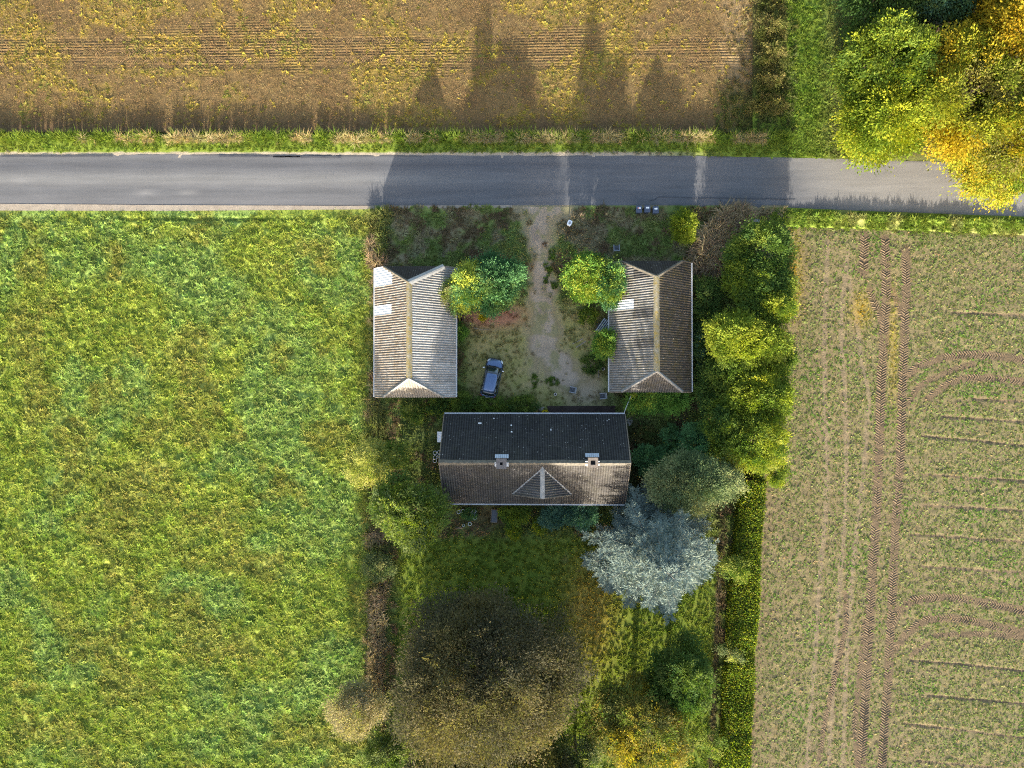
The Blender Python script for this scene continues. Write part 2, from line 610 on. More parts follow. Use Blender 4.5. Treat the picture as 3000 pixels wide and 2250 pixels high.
# --- crop field in the east
BARE = [[(2426, 700), (2417, 962), (2417, 1142), (2424, 1346), (2421, 1500), (2403, 1681), (2390, 1907), (2376, 2088), (2360, 2300)],
        [(2485, 740), (2467, 916), (2467, 1029), (2478, 1165), (2482, 1346), (2478, 1500), (2462, 1703), (2449, 1907), (2435, 2133), (2426, 2300)],
        [(2490, 820), (2503, 900), (2525, 1052), (2548, 1165), (2530, 1400), (2512, 1545), (2494, 1726), (2480, 1952), (2468, 2300)]]
TRACKS = [([(2593, 700), (2598, 871), (2593, 939), (2589, 1029), (2582, 1120), (2580, 1210), (2575, 1346), (2568, 1500), (2559, 1636), (2548, 1816), (2541, 1952), (2532, 2110), (2520, 2300)], 29),
          ([(2654, 730), (2656, 826), (2652, 939), (2650, 1007), (2645, 1097), (2643, 1188), (2638, 1346), (2627, 1500), (2618, 1681), (2609, 1862), (2602, 1997), (2589, 2178), (2582, 2300)], 27),
          ([(2534, 690), (2531, 745), (2531, 800)], 29),
          ([(2548, 850), (2562, 890), (2582, 930), (2590, 965)], 22),
          ([(2615, 850), (2630, 890), (2646, 930)], 20),
          ([(2661, 1100), (2697, 1068), (2765, 1047), (2855, 1038), (2930, 1045), (3060, 1062)], 24),
          ([(2662, 1180), (2690, 1135), (2730, 1110), (2790, 1085), (2850, 1065)], 18),
          ([(2720, 1165), (2775, 1125), (2833, 1106), (2915, 1108), (3060, 1124)], 22),
          ([(2613, 1835), (2634, 1788), (2675, 1760), (2765, 1749), (2855, 1760), (2930, 1776), (3060, 1802)], 24),
          ([(2622, 1900), (2657, 1856), (2711, 1818), (2788, 1811), (2878, 1826), (3060, 1868)], 24),
          ([(2670, 1920), (2700, 1900), (2720, 1888)], 16),
          ([(2740, 1862), (2830, 1858), (2920, 1860), (3060, 1872)], 16),
          ([(2515, 2300), (2505, 2120), (2520, 1960), (2535, 1820)], 16),
          ([(2400, 2230), (2420, 2100), (2455, 1950), (2480, 1830), (2478, 1740)], 15)]
FURROWS = [[(2665, 1565), (2800, 1574), (3060, 1592)], [(2668, 1936), (2800, 1945), (3060, 1973)], [(2652, 2121), (2800, 2138), (3060, 2170)],
           [(2720, 2038), (3060, 2068)], [(2702, 1278), (2850, 1290), (3060, 1312)], [(2790, 916), (3060, 926)], [(2850, 1168), (3060, 1180)],
           [(2760, 1220), (3060, 1240)], [(2700, 1390), (3060, 1412)], [(2700, 1480), (3060, 1500)], [(2700, 1660), (3060, 1682)], [(2680, 2230), (3060, 2262)]]


def crop_density(u, v, x, y):
    d = 0.55 + 0.6 * (fbm(x * np.where(u > 2660, .4, 1.6), y * np.where(u > 2660, 2.6, .6), 2.0, 121, 4) - 0.42) + .25 * (vn(x, y, .45, 122) - .5)
    d += 0.25 * ss(2660, 2760, u) * (fbm(x, y * 3, 3.0, 125, 3)) + 0.15 * ss(740, 700, v)
    for b in BARE:
        d *= .25 + .75 * ss(3, 10, dline(u, v, b) + 5 * (vn(x, y, 0.5, 127) - 0.5))
    for b, w in TRACKS:
        d *= 0.12 + 0.88 * ss(w * 0.35, w * 0.62, dline(u, v, b))
    for b in FURROWS:
        d *= ss(1, 6, dline(u, v, b))
    d *= 0.35 + 0.65 * ss(0, 45, u - interp(HEDGE_R, v) + 20 * (vn(x, y, 1, 129) - 0.5))
    return np.clip(d, 0, 1)


def crop_col(u, v, x, y):
    n = fbm(x, y, 2.5, 131, 3)
    c = mixc((0.115, 0.082, 0.050), (0.155, 0.115, 0.07), n)
    for b in BARE:
        c = mixc(c, (0.175, 0.138, 0.09), 0.6 * ss(11, 3, dline(u, v, b)))
    for b, w in TRACKS:
        c = mixc(c, (0.10, 0.072, 0.046), 0.8 * ss(w * 0.65, w * 0.4, dline(u, v, b)))
    for b in FURROWS:
        c = mixc(c, (0.10, 0.075, 0.05), 0.4 * ss(5, 1.0, dline(u, v, b) + 4 * (vn(x, y, 0.9, 133) - .5)) * ss(.3, .6, vn(x, y, 5, 134)))
    gold = np.maximum(np.exp(-((u - 2322) / 28) ** 2 - ((v - 800) / 110) ** 2), np.exp(-((u - 2525) / 30) ** 2 - ((v - 905) / 45) ** 2))
    gold = np.maximum(gold, 0.7 * np.exp(-((u - 2618) / 14) ** 2 - ((v - 1020) / 150) ** 2))
    c = mixc(c, (0.27, 0.18, 0.03), 0.7 * gold)
    c = mixc(c, (0.16, 0.19, 0.06), 0.35 * crop_density(u, v, x, y))
    return c


def crop_h(u, v, x, y):
    h = -0.06 + 0.09 * (fbm(x, y, 0.5, 141, 2) - 0.5)
    for b in FURROWS:
        h -= 0.07 * ss(5, 1, dline(u, v, b)) * (.35 + .65 * ss(.25, .6, vn(x, y, 5, 134)))
    for b in BARE:
        h -= 0.03 * ss(12, 5, dline(u, v, b))
    return h


def crop_uv(s, t):
    v = 640 + (2420 - 640) * t
    a = interp(HEDGE_R, v) - 12
    return a + (3250 - a) * s, v


sheet("crop_field", crop_uv, 270, 440, crop_col, SOIL, crop_h)

# tyre tracks: pressed strip with raised chevron bars
TRK = plain("track_soil", (0.125, 0.092, 0.058), 0.95, spec=0.1, var=0.3, scale=9)


def resample(pts, step):
    q = [P(a, b, 0.0) for a, b in pts]
    # Catmull-Rom
    dense = []
    for i in range(len(q) - 1):
        p0, p1, p2, p3 = q[max(i - 1, 0)], q[i], q[i + 1], q[min(i + 2, len(q) - 1)]
        for k in range(24):
            t_ = k / 24
            dense.append(0.5 * ((2 * p1) + (p2 - p0) * t_ + (2 * p0 - 5 * p1 + 4 * p2 - p3) * t_ ** 2 + (3 * p1 - p0 - 3 * p2 + p3) * t_ ** 3))
    dense.append(q[-1])
    out = [dense[0]]; acc = 0.0
    for a, b in zip(dense[:-1], dense[1:]):
        seg = (b - a).length
        while acc + seg >= step:
            f = (step - acc) / seg
            a = a + (b - a) * f; out.append(a.copy()); seg = (b - a).length; acc = 0.0
        acc += seg
    return out


def chevrons(name, pts, wpx, z, step=0.27, h=0.10, seed=1, label=None, skip=0.04):
    r = random.Random(seed)
    s = resample(pts, step); w = wpx * MPP
    mb = MB()
    for i in range(1, len(s) - 1):
        if r.random() < skip: continue
        d = (s[i + 1] - s[i - 1]).normalized(); n = Vector((-d.y, d.x, 0))
        hh = h * r.uniform(0.5, 1.15) * (.45 + .9 * float(vn(s[i].x, s[i].y, 3.0, 135)))
        for sg in (-1, 1):
            off = 0.5 * step * (sg > 0)
            a = s[i] + d * off + n * sg * 0.02 * w
            b = s[i] + d * (off - 0.32 * w) + n * sg * w * r.uniform(0.46, 0.56)
            t_ = (b - a).normalized(); m_ = Vector((-t_.y, t_.x, 0)) * 0.085
            vs = []
            for p_, k in ((a, 1.0), (b, 0.8)):
                jz = Vector((0, 0, z))
                vs += [p_ - m_ + jz, p_ + Vector((r.uniform(-.02, .02), r.uniform(-.02, .02), z + hh * k)), p_ + m_ + jz]
            mb.add(vs, [(0, 3, 4, 1), (1, 4, 5, 2), (0, 1, 2), (3, 5, 4)])
    o = mb.build(name, TRK)
    o["kind"] = "structure"
    return o


for i, (pts, w) in enumerate(TRACKS):
    chevrons("tyre_track", pts, w * .86, -0.075, seed=i, h=0.07 if w > 20 else 0.045, skip=0.03 if w > 20 else 0.25)
STUBTRK = plain("stubble_track_soil", (0.15, 0.10, 0.05), 0.95, spec=0.1, var=0.3, scale=9)
TRK_keep = TRK; TRK = STUBTRK
for i, (a, b, v0) in enumerate(((300, 900, 172), (900, 1450, 170), (950, 1500, 113), (60, 140, 190), (650, 1000, 120), (1880, 2120, 113), (1960, 2120, 170), (150, 620, 149))):
    chevrons("tyre_track", [(a, v0), ((a + b) / 2, v0 + 1), (b, v0)], 20, -0.30, seed=40 + i, h=0.10, skip=0.2)
TRK = TRK_keep


# south-east verge between road and crop
def sev_uv(s, t):
    u = 2255 + (3700 - 2255) * s
    a = interp(ROAD_B, u)
    b = np.interp(u, [2255, 2300, 2600, 3000, 3700], [668, 668, 676, 694, 730])
    return u, a - 2 + (b - a + 2) * t


def sev_col(u, v, x, y):
    n = fbm(x, y, 1.5, 151, 3)
    return mixc(mixc((0.09, 0.14, 0.02), (0.16, 0.21, 0.03), n), (0.22, 0.20, 0.08), 0.6 * ss(0.5, 0.7, fbm(x, y, 2, 152, 2)))


def sev_h(u, v, x, y):
    a = interp(ROAD_B, u); b = np.interp(u, [2255, 2300, 2600, 3000, 3700], [668, 668, 676, 694, 730])
    w = (v - a) / (b - a)
    return 0.04 + 0.28 * np.exp(-((w - 0.35) / 0.2) ** 2) * ss(2280, 2500, u) + 0.05 * np.sin(w * math.pi) + 0.07 * (fbm(x, y, 0.6, 153, 2) - 0.5) - 0.25 * ss(0.85, 1, w)


sheet("south_verge", sev_uv, 260, 24, sev_col, TURF, sev_h)

# --- garden and yard ground
DRIVE = [(1585, 600), (1583, 680), (1582, 760), (1590, 850), (1585, 930), (1600, 1010), (1640, 1080), (1660, 1130)]


def drive_w(v):
    return np.interp(v, [600, 625, 660, 760, 900, 1000, 1080, 1160], [100, 62, 42, 36, 34, 46, 74, 70])


def drive_m(u, v, x, y):
    cx = interp([(b, a) for a, b in DRIVE], np.clip(v, 600, 1130))
    n = fbm(x, y, 1.6, 161, 4)
    return 1 - np.abs(u - cx) / drive_w(v) + 1.5 * (n - 0.5) - 1.5 * ss(1120, 1190, v)


def garden_col(u, v, x, y):
    n = fbm(x, y, 2.2, 171, 4); m = fbm(x, y, 0.8, 175, 3)
    c = mixc((0.075, 0.11, 0.028), (0.13, 0.15, 0.045), n)                 # rough grass
    front = ss(800, 760, v)
    c = mixc(c, (0.17, 0.13, 0.085), front * 0.75 * ss(0.45, 0.62, fbm(x, y, 1.7, 177, 3)))
    yard = ss(1340, 1400, u) * ss(1800, 1740, u) * ss(860, 920, v) * ss(1210, 1170, v)
    c = mixc(c, mixc((0.215, 0.165, 0.085), (0.14, 0.145, 0.045), m), yard * 0.85)
    litter = np.exp(-((u - 1440) / 95) ** 2 - ((v - 925) / 32) ** 2)
    c = mixc(c, (0.22, 0.11, 0.07), np.clip(litter * 1.6, 0, 0.95) * ss(0.1, 0.5, m))
    c = mixc(c, (0.22, 0.18, 0.14), 0.8 * np.exp(-((u - 1715) / 60) ** 2 - ((v - 1150) / 45) ** 2))
    lawn = ss(1540, 1600, v) * ss(1120, 1200, u) * ss(2140, 2060, u)
    c = mixc(c, mixc((0.085, 0.13, 0.016), (0.14, 0.165, 0.022), m), lawn * 0.9)
    c = mixc(c, (0.27, 0.20, 0.045), lawn * 0.9 * np.exp(-((u - 1725) / 75) ** 2 - ((v - 1800) / 150) ** 2))  # sunlit gold patch beside the beech, put into the lawn colour
    c = mixc(c, (0.10, 0.065, 0.035), 0.8 * np.exp(-((u - 1440) / 120) ** 2 - ((v - 1510) / 45) ** 2))
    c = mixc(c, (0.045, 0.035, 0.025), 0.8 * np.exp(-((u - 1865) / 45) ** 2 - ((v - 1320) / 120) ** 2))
    c = mixc(c, (0.12, 0.085, 0.05), 0.75 * ss(30, 8, np.abs(u - 1108)) * ss(1150, 1250, v) * ss(2050, 1950, v))
    c = mixc(c, (0.11, 0.08, 0.05), 0.8 * ss(12, 5, np.abs(u - (interp(HEDGE_R, v) - 108))) * ss(1450, 1550, v))
    c = mixc(c, (0.13, 0.135, 0.14), 0.5 * ss(0.5, 0.65, n) * np.exp(-((u - 1290) / 70) ** 2 - ((v - 745) / 18) ** 2))
    c = c * (1 + .3 * ss(1300, 1200, v))[:, None]  # ground colour lightened to offset the yard's shade
    dm = drive_m(u, v, x, y)
    c = mixc(c, (0.22, 0.18, 0.115), 0.7 * ss(-0.6, 0.1, dm))
    return c


def garden_h(u, v, x, y):
    return 0.02 + 0.06 * (fbm(x, y, 0.7, 181, 2) - 0.5) * ss(-0.1, -0.5, drive_m(u, v, x, y))


def gard_uv(s, t):
    v = 602 + (2420 - 602) * t
    a = interp(MEADOW_R, v) - 4
    b = interp(HEDGE_R, v) + 6
    return a + (b - a) * s, v


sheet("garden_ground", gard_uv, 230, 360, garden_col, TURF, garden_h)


def drive_col(u, v, x, y):
    c = mixc((0.20, 0.160, 0.118), (0.315, 0.26, 0.20), fbm(x, y, 1.1, 191, 4))
    for pu, pv, ru, rv in ((1568, 683, 14, 26), (1587, 922, 19, 17), (1590, 905, 14, 8)):
        q = np.sqrt(((u - pu) / ru) ** 2 + ((v - pv) / rv) ** 2)
        c = mixc(c, (0.19, 0.152, 0.12), 0.8 * ss(1.15, 0.75, q + 0.3 * (vn(x, y, 0.4, 193) - .5)))
    c = mixc(c, (0.27, 0.225, 0.175), 0.6 * ss(990, 1080, v))
    c = mixc(c, (0.15, 0.15, 0.06), 0.65 * ss(.52, .66, fbm(x, y, 1.3, 197, 4)))
    return mixc(c, (0.18, 0.15, 0.08), 0.8 * ss(0.55, 0.1, drive_m(u, v, x, y)))


sheet("driveway", rect(1430, 1790, 603, 1190), 130, 210, drive_col, GRAVEL, lambda u, v, x, y: 0.028 + 0.012 * np.clip(drive_m(u, v, x, y), -1, 1) * 2,
      keep=lambda u, v, x, y: (drive_m(u, v, x, y) + 0.35 * (vn(x, y, 0.35, 195) - 0.5) > 0.05) & (v > interp(ROAD_B, u) - 1))

# ------------------------------------------------------------------ buildings
def roof_mat(name, base, dark, moss, moss_amt, spots, rot=0.0, seed=0.0, wear=(0.5, 0.5, 0.5), wear_amt=0.0, dirt=0.55):
    """weathered fibre cement: tone by sheet, streaks down the slope, moss and lichen specks"""
    t = NT(name); c = t.coord('Object', (1, 1, 1), (0, 0, rot))
    big = t.noise(c, 0.55, 5, 0.6)
    streak = t.noise(t.coord('Object', (1.2, 5.0, 1.0), (0, 0, rot)), 1.6, 3, 0.6)
    fine = t.noise(c, 9.0, 4, 0.7)
    oi = t.n("ShaderNodeObjectInfo")
    tone = t.math('ADD', t.math('MULTIPLY', oi.outputs['Random'], 0.22), 0.68)
    k = t.mix(t.ramp(streak, [(0.38, 0.0), (0.66, 1.0)]), dark, base)
    k = t.mix(t.math('MULTIPLY', t.ramp(big, [(0.45, 0.0), (0.65, 1.0)]), wear_amt), k, wear)
    k = t.mix(1.0, k, tone, 'MULTIPLY')
    k = t.mix(t.math('MULTIPLY', t.ramp(t.noise(c, 1.1, 6, 0.72), [(0.47, 0.0), (0.62, 1.0)]), moss_amt), k, moss)
    k = t.mix(1.0, k, t.ramp(fine, [(0.3, 0.72), (0.7, 1.25)]), 'MULTIPLY')
    dt = t.n('ShaderNodeAttribute', attribute_type='GEOMETRY', attribute_name='dirt').outputs['Fac']
    dt = t.math('MULTIPLY', t.ramp(dt, [(0.35, 0.0), (0.8, 1.0)]), t.math('MULTIPLY', t.ramp(t.noise(c, 1.7, 4), [(0.3, 0.6), (0.6, 1.0)]), dirt))
    k = t.mix(dt, k, t.mix(1.0, k, (0.34, 0.31, 0.29), 'MULTIPLY'))
    sp = t.n("ShaderNodeTexVoronoi"); sp.inputs['Scale'].default_value = 3.2
    t.l(c, sp.inputs['Vector'])
    s1 = t.ramp(sp.outputs['Distance'], [(0.06, 1.0), (0.16, 0.0)])
    s2 = t.math('MULTIPLY', s1, t.ramp(t.noise(c, 2.3, 2), [(0.48, 0.0), (0.60, spots)]))
    k = t.mix(s2, k, (0.48, 0.47, 0.43))
    t.bsdf(k, 0.9, spec=0.15, normal=t.bump(fine, 0.3, 0.02))
    return t.m


R_WEST = roof_mat("pale_fibre_cement", (0.46, 0.44, 0.41), (0.33, 0.31, 0.285), (0.20, 0.16, 0.09), 0.22, 0.4, math.pi / 2, dirt=0.5)
R_WEST_D = roof_mat("stained_fibre_cement", (0.40, 0.36, 0.31), (0.21, 0.17, 0.135), (0.16, 0.12, 0.07), 0.5, 0.4, math.pi / 2, dirt=0.5)
R_EAST = roof_mat("grey_fibre_cement", (0.30, 0.285, 0.262), (0.18, 0.168, 0.152), (0.13, 0.11, 0.06), 0.5, 0.5, math.pi / 2, dirt=0.75)
R_EAST_D = roof_mat("mossy_fibre_cement", (0.135, 0.112, 0.085), (0.075, 0.062, 0.048), (0.10, 0.078, 0.03), 0.6, 1.0, math.pi / 2, dirt=0.7)
R_HIP_D = roof_mat("shaded_hip_fibre_cement", (0.062, 0.054, 0.048), (0.040, 0.036, 0.033), (0.05, 0.045, 0.03), 0.4, 0.7, dirt=0.5)  # north hips: their shade is put into this dark colour
R_HOUSE_N = roof_mat("shaded_mossy_fibre_cement", (0.056, 0.055, 0.053), (0.034, 0.034, 0.034), (0.045, 0.046, 0.036), 0.4, 0.9, dirt=0.75)  # north slope: moss, plus its shade darkened into the colour
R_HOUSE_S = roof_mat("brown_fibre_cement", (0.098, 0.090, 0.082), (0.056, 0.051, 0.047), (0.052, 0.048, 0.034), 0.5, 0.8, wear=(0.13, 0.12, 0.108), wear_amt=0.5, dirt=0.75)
R_HIP_S = roof_mat("south_hip_fibre_cement", (0.27, 0.245, 0.215), (0.22, 0.198, 0.17), (0.16, 0.13, 0.08), 0.3, 0.2)  # south hip: colour toned down to offset the direct sun on it
R_HIP_ES = roof_mat("shaded_mottled_fibre_cement", (0.16, 0.148, 0.135), (0.10, 0.092, 0.084), (0.08, 0.068, 0.04), 0.5, 0.7, dirt=0.7)  # tree shade darkened into the east barn's south hip; odd sheets reuse it
R_DORM = roof_mat("dormer_fibre_cement", (0.13, 0.125, 0.12), (0.075, 0.072, 0.07), (0.09, 0.085, 0.05), 0.4, 0.8, math.pi / 2)
CLEAR = plain("milky_plastic_sheet", (0.62, 0.61, 0.60), 0.45, var=0.08, scale=2)
CAPM = NT("mossy_ridge"); _c = CAPM.coord()
_k = CAPM.ramp(CAPM.noise(_c, 2.5, 6, 0.7), [(0.30, (0.25, 0.235, 0.20)), (0.50, (0.22, 0.19, 0.12)), (0.64, (0.24, 0.175, 0.05)), (0.75, (0.11, 0.095, 0.05))])
CAPM.bsdf(_k, 0.95, spec=0.1, normal=CAPM.bump(CAPM.noise(_c, 9, 4), 0.6, 0.05)); CAP = CAPM.m
CAPG = plain("grey_ridge", (0.20, 0.19, 0.175), 0.9, var=0.3, scale=5)
CAPB = plain("brown_ridge", (0.10, 0.088, 0.068), 0.9, var=0.4, scale=4)
GUT = plain("zinc_gutter", (0.46, 0.47, 0.48), 0.45, metal=0.2, var=0.12)
DECK = plain("roof_deck", (0.05, 0.04, 0.03), 0.9)
BRICK = NT("painted_brick"); _c = BRICK.coord()
_b = BRICK.n("ShaderNodeTexBrick"); BRICK.l(BRICK.coord('Generated', (40, 40, 20)), _b.inputs['Vector'])
_b.inputs['Color1'].default_value = (0.30, 0.12, 0.075, 1); _b.inputs['Color2'].default_value = (0.24, 0.095, 0.06, 1); _b.inputs['Mortar'].default_value = (0.35, 0.32, 0.28, 1)
BRICK.bsdf(_b.outputs['Color'], 0.9, spec=0.15); BRICK = BRICK.m
FRAME = plain("white_window_frame", (0.72, 0.71, 0.68), 0.5, var=0.06)
GLASSM = plain("window_glass", (0.03, 0.035, 0.04), 0.06, spec=0.6, var=0.1)
DOORM = plain("painted_door", (0.12, 0.05, 0.035), 0.6, var=0.2)
WOODM = plain("weathered_wood", (0.20, 0.16, 0.12), 0.85, var=0.3, scale=9)


def poly_span(poly, u):
    lo, hi = 1e9, -1e9
    n = len(poly)
    for i in range(n):
        (a, b), (c, d) = poly[i], poly[(i + 1) % n]
        if abs(a - c) < 1e-9:
            if abs(u - a) < 1e-6: lo = min(lo, b, d); hi = max(hi, b, d)
            continue
        if min(a, c) - 1e-6 <= u <= max(a, c) + 1e-6:
            v = b + (d - b) * (u - a) / (c - a); lo = min(lo, v); hi = max(hi, v)
    return lo, hi


PITCH, AMP = 0.245, 0.027


def slope(parent, name, O, U, V, poly, mat, rows=2, waves=4, special=None, seed=0, over=0.06):
    """a roof slope: dark deck below (the part) and corrugated sheets on it (its pieces)"""
    O, U, V = Vector(O), Vector(U).normalized(), Vector(V).normalized()
    N = U.cross(V).normalized()
    if N.z < 0: N = -N
    dk = MB(); n = len(poly)
    up = [O + U * a + V * b - N * 0.05 for a, b in poly]; dn = [p - N * 0.05 for p in up]
    dk.add(up + dn, [tuple(range(n)), tuple(reversed(range(n, 2 * n)))] + [(i, (i + 1) % n, n + (i + 1) % n, n + i) for i in range(n)])
    part = dk.build(name, DECK, parent)
    us = [p[0] for p in poly]; vs = [p[1] for p in poly]
    u0, u1, v0, v1 = min(us), max(us), min(vs), max(vs)
    r = random.Random(seed)
    sw = waves * PITCH
    rows_v = [v0 + (v1 - v0) * i / rows for i in range(rows + 1)]
    SP = 6
    ncol = int(math.ceil((u1 - u0) / sw))
    for ci in range(ncol):
        for ri in range(rows):
            va, vb = rows_v[ri], rows_v[ri + 1] + (0.12 if ri < rows - 1 else 0.0)
            if ri == 0: va -= over
            ua, ub = u0 + ci * sw, min(u1, u0 + (ci + 1) * sw)
            k = max(2, int(round((ub - ua) / PITCH * SP)))
            V_, F_, D_ = [], [], []
            dz = 0.012 * ri * -1 + 0.02 + r.uniform(-0.004, 0.004)
            prev = False
            tilt = r.uniform(-0.006, 0.006)
            for j in range(k + 1):
                u = ua + (ub - ua) * j / k
                uu = min(max(u, u0 + 1e-4), u1 - 1e-4)
                lo, hi = poly_span(poly, uu)
                lo2 = max(va, lo - (over if ri == 0 and lo <= v0 + 1e-3 else 0)); hi2 = min(vb, hi)
                if hi2 - lo2 < 0.01:
                    if not prev: continue
                    prev = False
                    hi2 = lo2 = min(max(hi2, va), vb)
                h = AMP * math.cos(2 * math.pi * (u - u0) / PITCH) + dz + tilt * (j / k)
                D_ += [0.5 - 0.5 * math.cos(2 * math.pi * (u - u0) / PITCH)] * 2
                V_ += [O + U * u + V * lo2 + N * (h + (0.014 if ri < rows - 1 else 0) * 0), O + U * u + V * hi2 + N * (h - 0.012)]
                if len(V_) >= 4:
                    b = len(V_) - 4; F_.append((b, b + 2, b + 3, b + 1))
                prev = True
                if hi2 == lo2: break
            if not F_: continue
            me = bpy.data.meshes.new("sheet"); me.from_pydata([tuple(p) for p in V_], [], F_)
            me.polygons.foreach_set("use_smooth", [True] * len(me.polygons)); me.update()
            me.attributes.new("dirt", 'FLOAT', 'POINT').data.foreach_set("value", D_)
            mm = mat
            if special:
                mm = special(ci, ri) or mat
            o = link("roof_sheet", me, mm, part)
    return part


def cap(name, a, b, w, drop, mat, parent, h=0.09, rag=0.0):
    """angled ridge or hip capping from a to b; w half width, drop = fall at the wings"""
    a, b = Vector(a), Vector(b)
    d = (b - a).normalized(); s = d.cross(Vector((0, 0, 1))).normalized()
    prof = [(-w, -drop), (-w * 0.45, -drop * 0.35 + h * 0.6), (0, h), (w * 0.45, -drop * 0.35 + h * 0.6), (w, -drop)]
    n = max(2, int((b - a).length / 1.2)); mb = MB(); r = random.Random(int(w * 1000) + n)
    vs = []
    for i in range(n + 1):
        p = a + (b - a) * i / n
        for (x, z) in prof:
            vs.append(p + s * x * (1 + r.uniform(-rag, rag)) + Vector((0, 0, z + r.uniform(-.01, .01))))
    k = len(prof)
    fs = [(i * k + j, i * k + j + 1, (i + 1) * k + j + 1, (i + 1) * k + j) for i in range(n) for j in range(k - 1)]
    mb.add(vs, fs)
    return mb.build(name, mat, parent)


def gutter(parent, a, b, r=0.065, mat=None):
    a, b = Vector(a), Vector(b)
    d = (b - a).normalized(); s = d.cross(Vector((0, 0, 1))).normalized()
    prof = [(math.cos(t), math.sin(t)) for t in [math.pi + math.pi * i / 6 for i in range(7)]]
    prof += [(x * 0.82, z * 0.82 + 0.02) for x, z in reversed(prof)]
    vs = [p + s * x * r + Vector((0, 0, z * r)) for p in (a, b) for x, z in prof]
    n = len(prof)
    mb = MB().add(vs, [(i, (i + 1) % n, n + (i + 1) % n, n + i) for i in range(n)] + [tuple(range(n)), tuple(range(2 * n - 1, n - 1, -1))])
    return mb.build("gutter", mat or GUT, parent)


def opening(parent, c, w, h, axis, out, door=False):
    """window or door on a wall: axis 'x' or 'y' along the wall, out = +-1 outward"""
    cx, cy, cz = c
    f = MB(); p = MB()

    def bx(m, da, dz, wa, wz, dep, o):
        if axis == 'x': m.box((cx + da, cy + out * o, cz + dz), (wa, dep, wz))
        else: m.box((cx + out * o, cy + da, cz + dz), (dep, wa, wz))
    t = 0.07
    bx(f, 0, h / 2 - t / 2, w, t, 0.08, 0.03); bx(f, 0, -h / 2 + t / 2, w, t, 0.08, 0.03)
    bx(f, -w / 2 + t / 2, 0, t, h - 2 * t, 0.08, 0.03); bx(f, w / 2 - t / 2, 0, t, h - 2 * t, 0.08, 0.03)
    if not door: bx(f, 0, 0, t * 0.7, h - 2 * t, 0.07, 0.03)
    if door:
        bx(p, 0, 0, w - 2 * t, h - 2 * t, 0.05, 0.025)
        o = p.build("door", DOORM, parent); f.build("door_frame", FRAME, o)
    else:
        bx(p, 0, 0, w - 2 * t, h - 2 * t, 0.02, 0.02)
        o = f.build("window", FRAME, parent); p.build("pane", GLASSM, o)


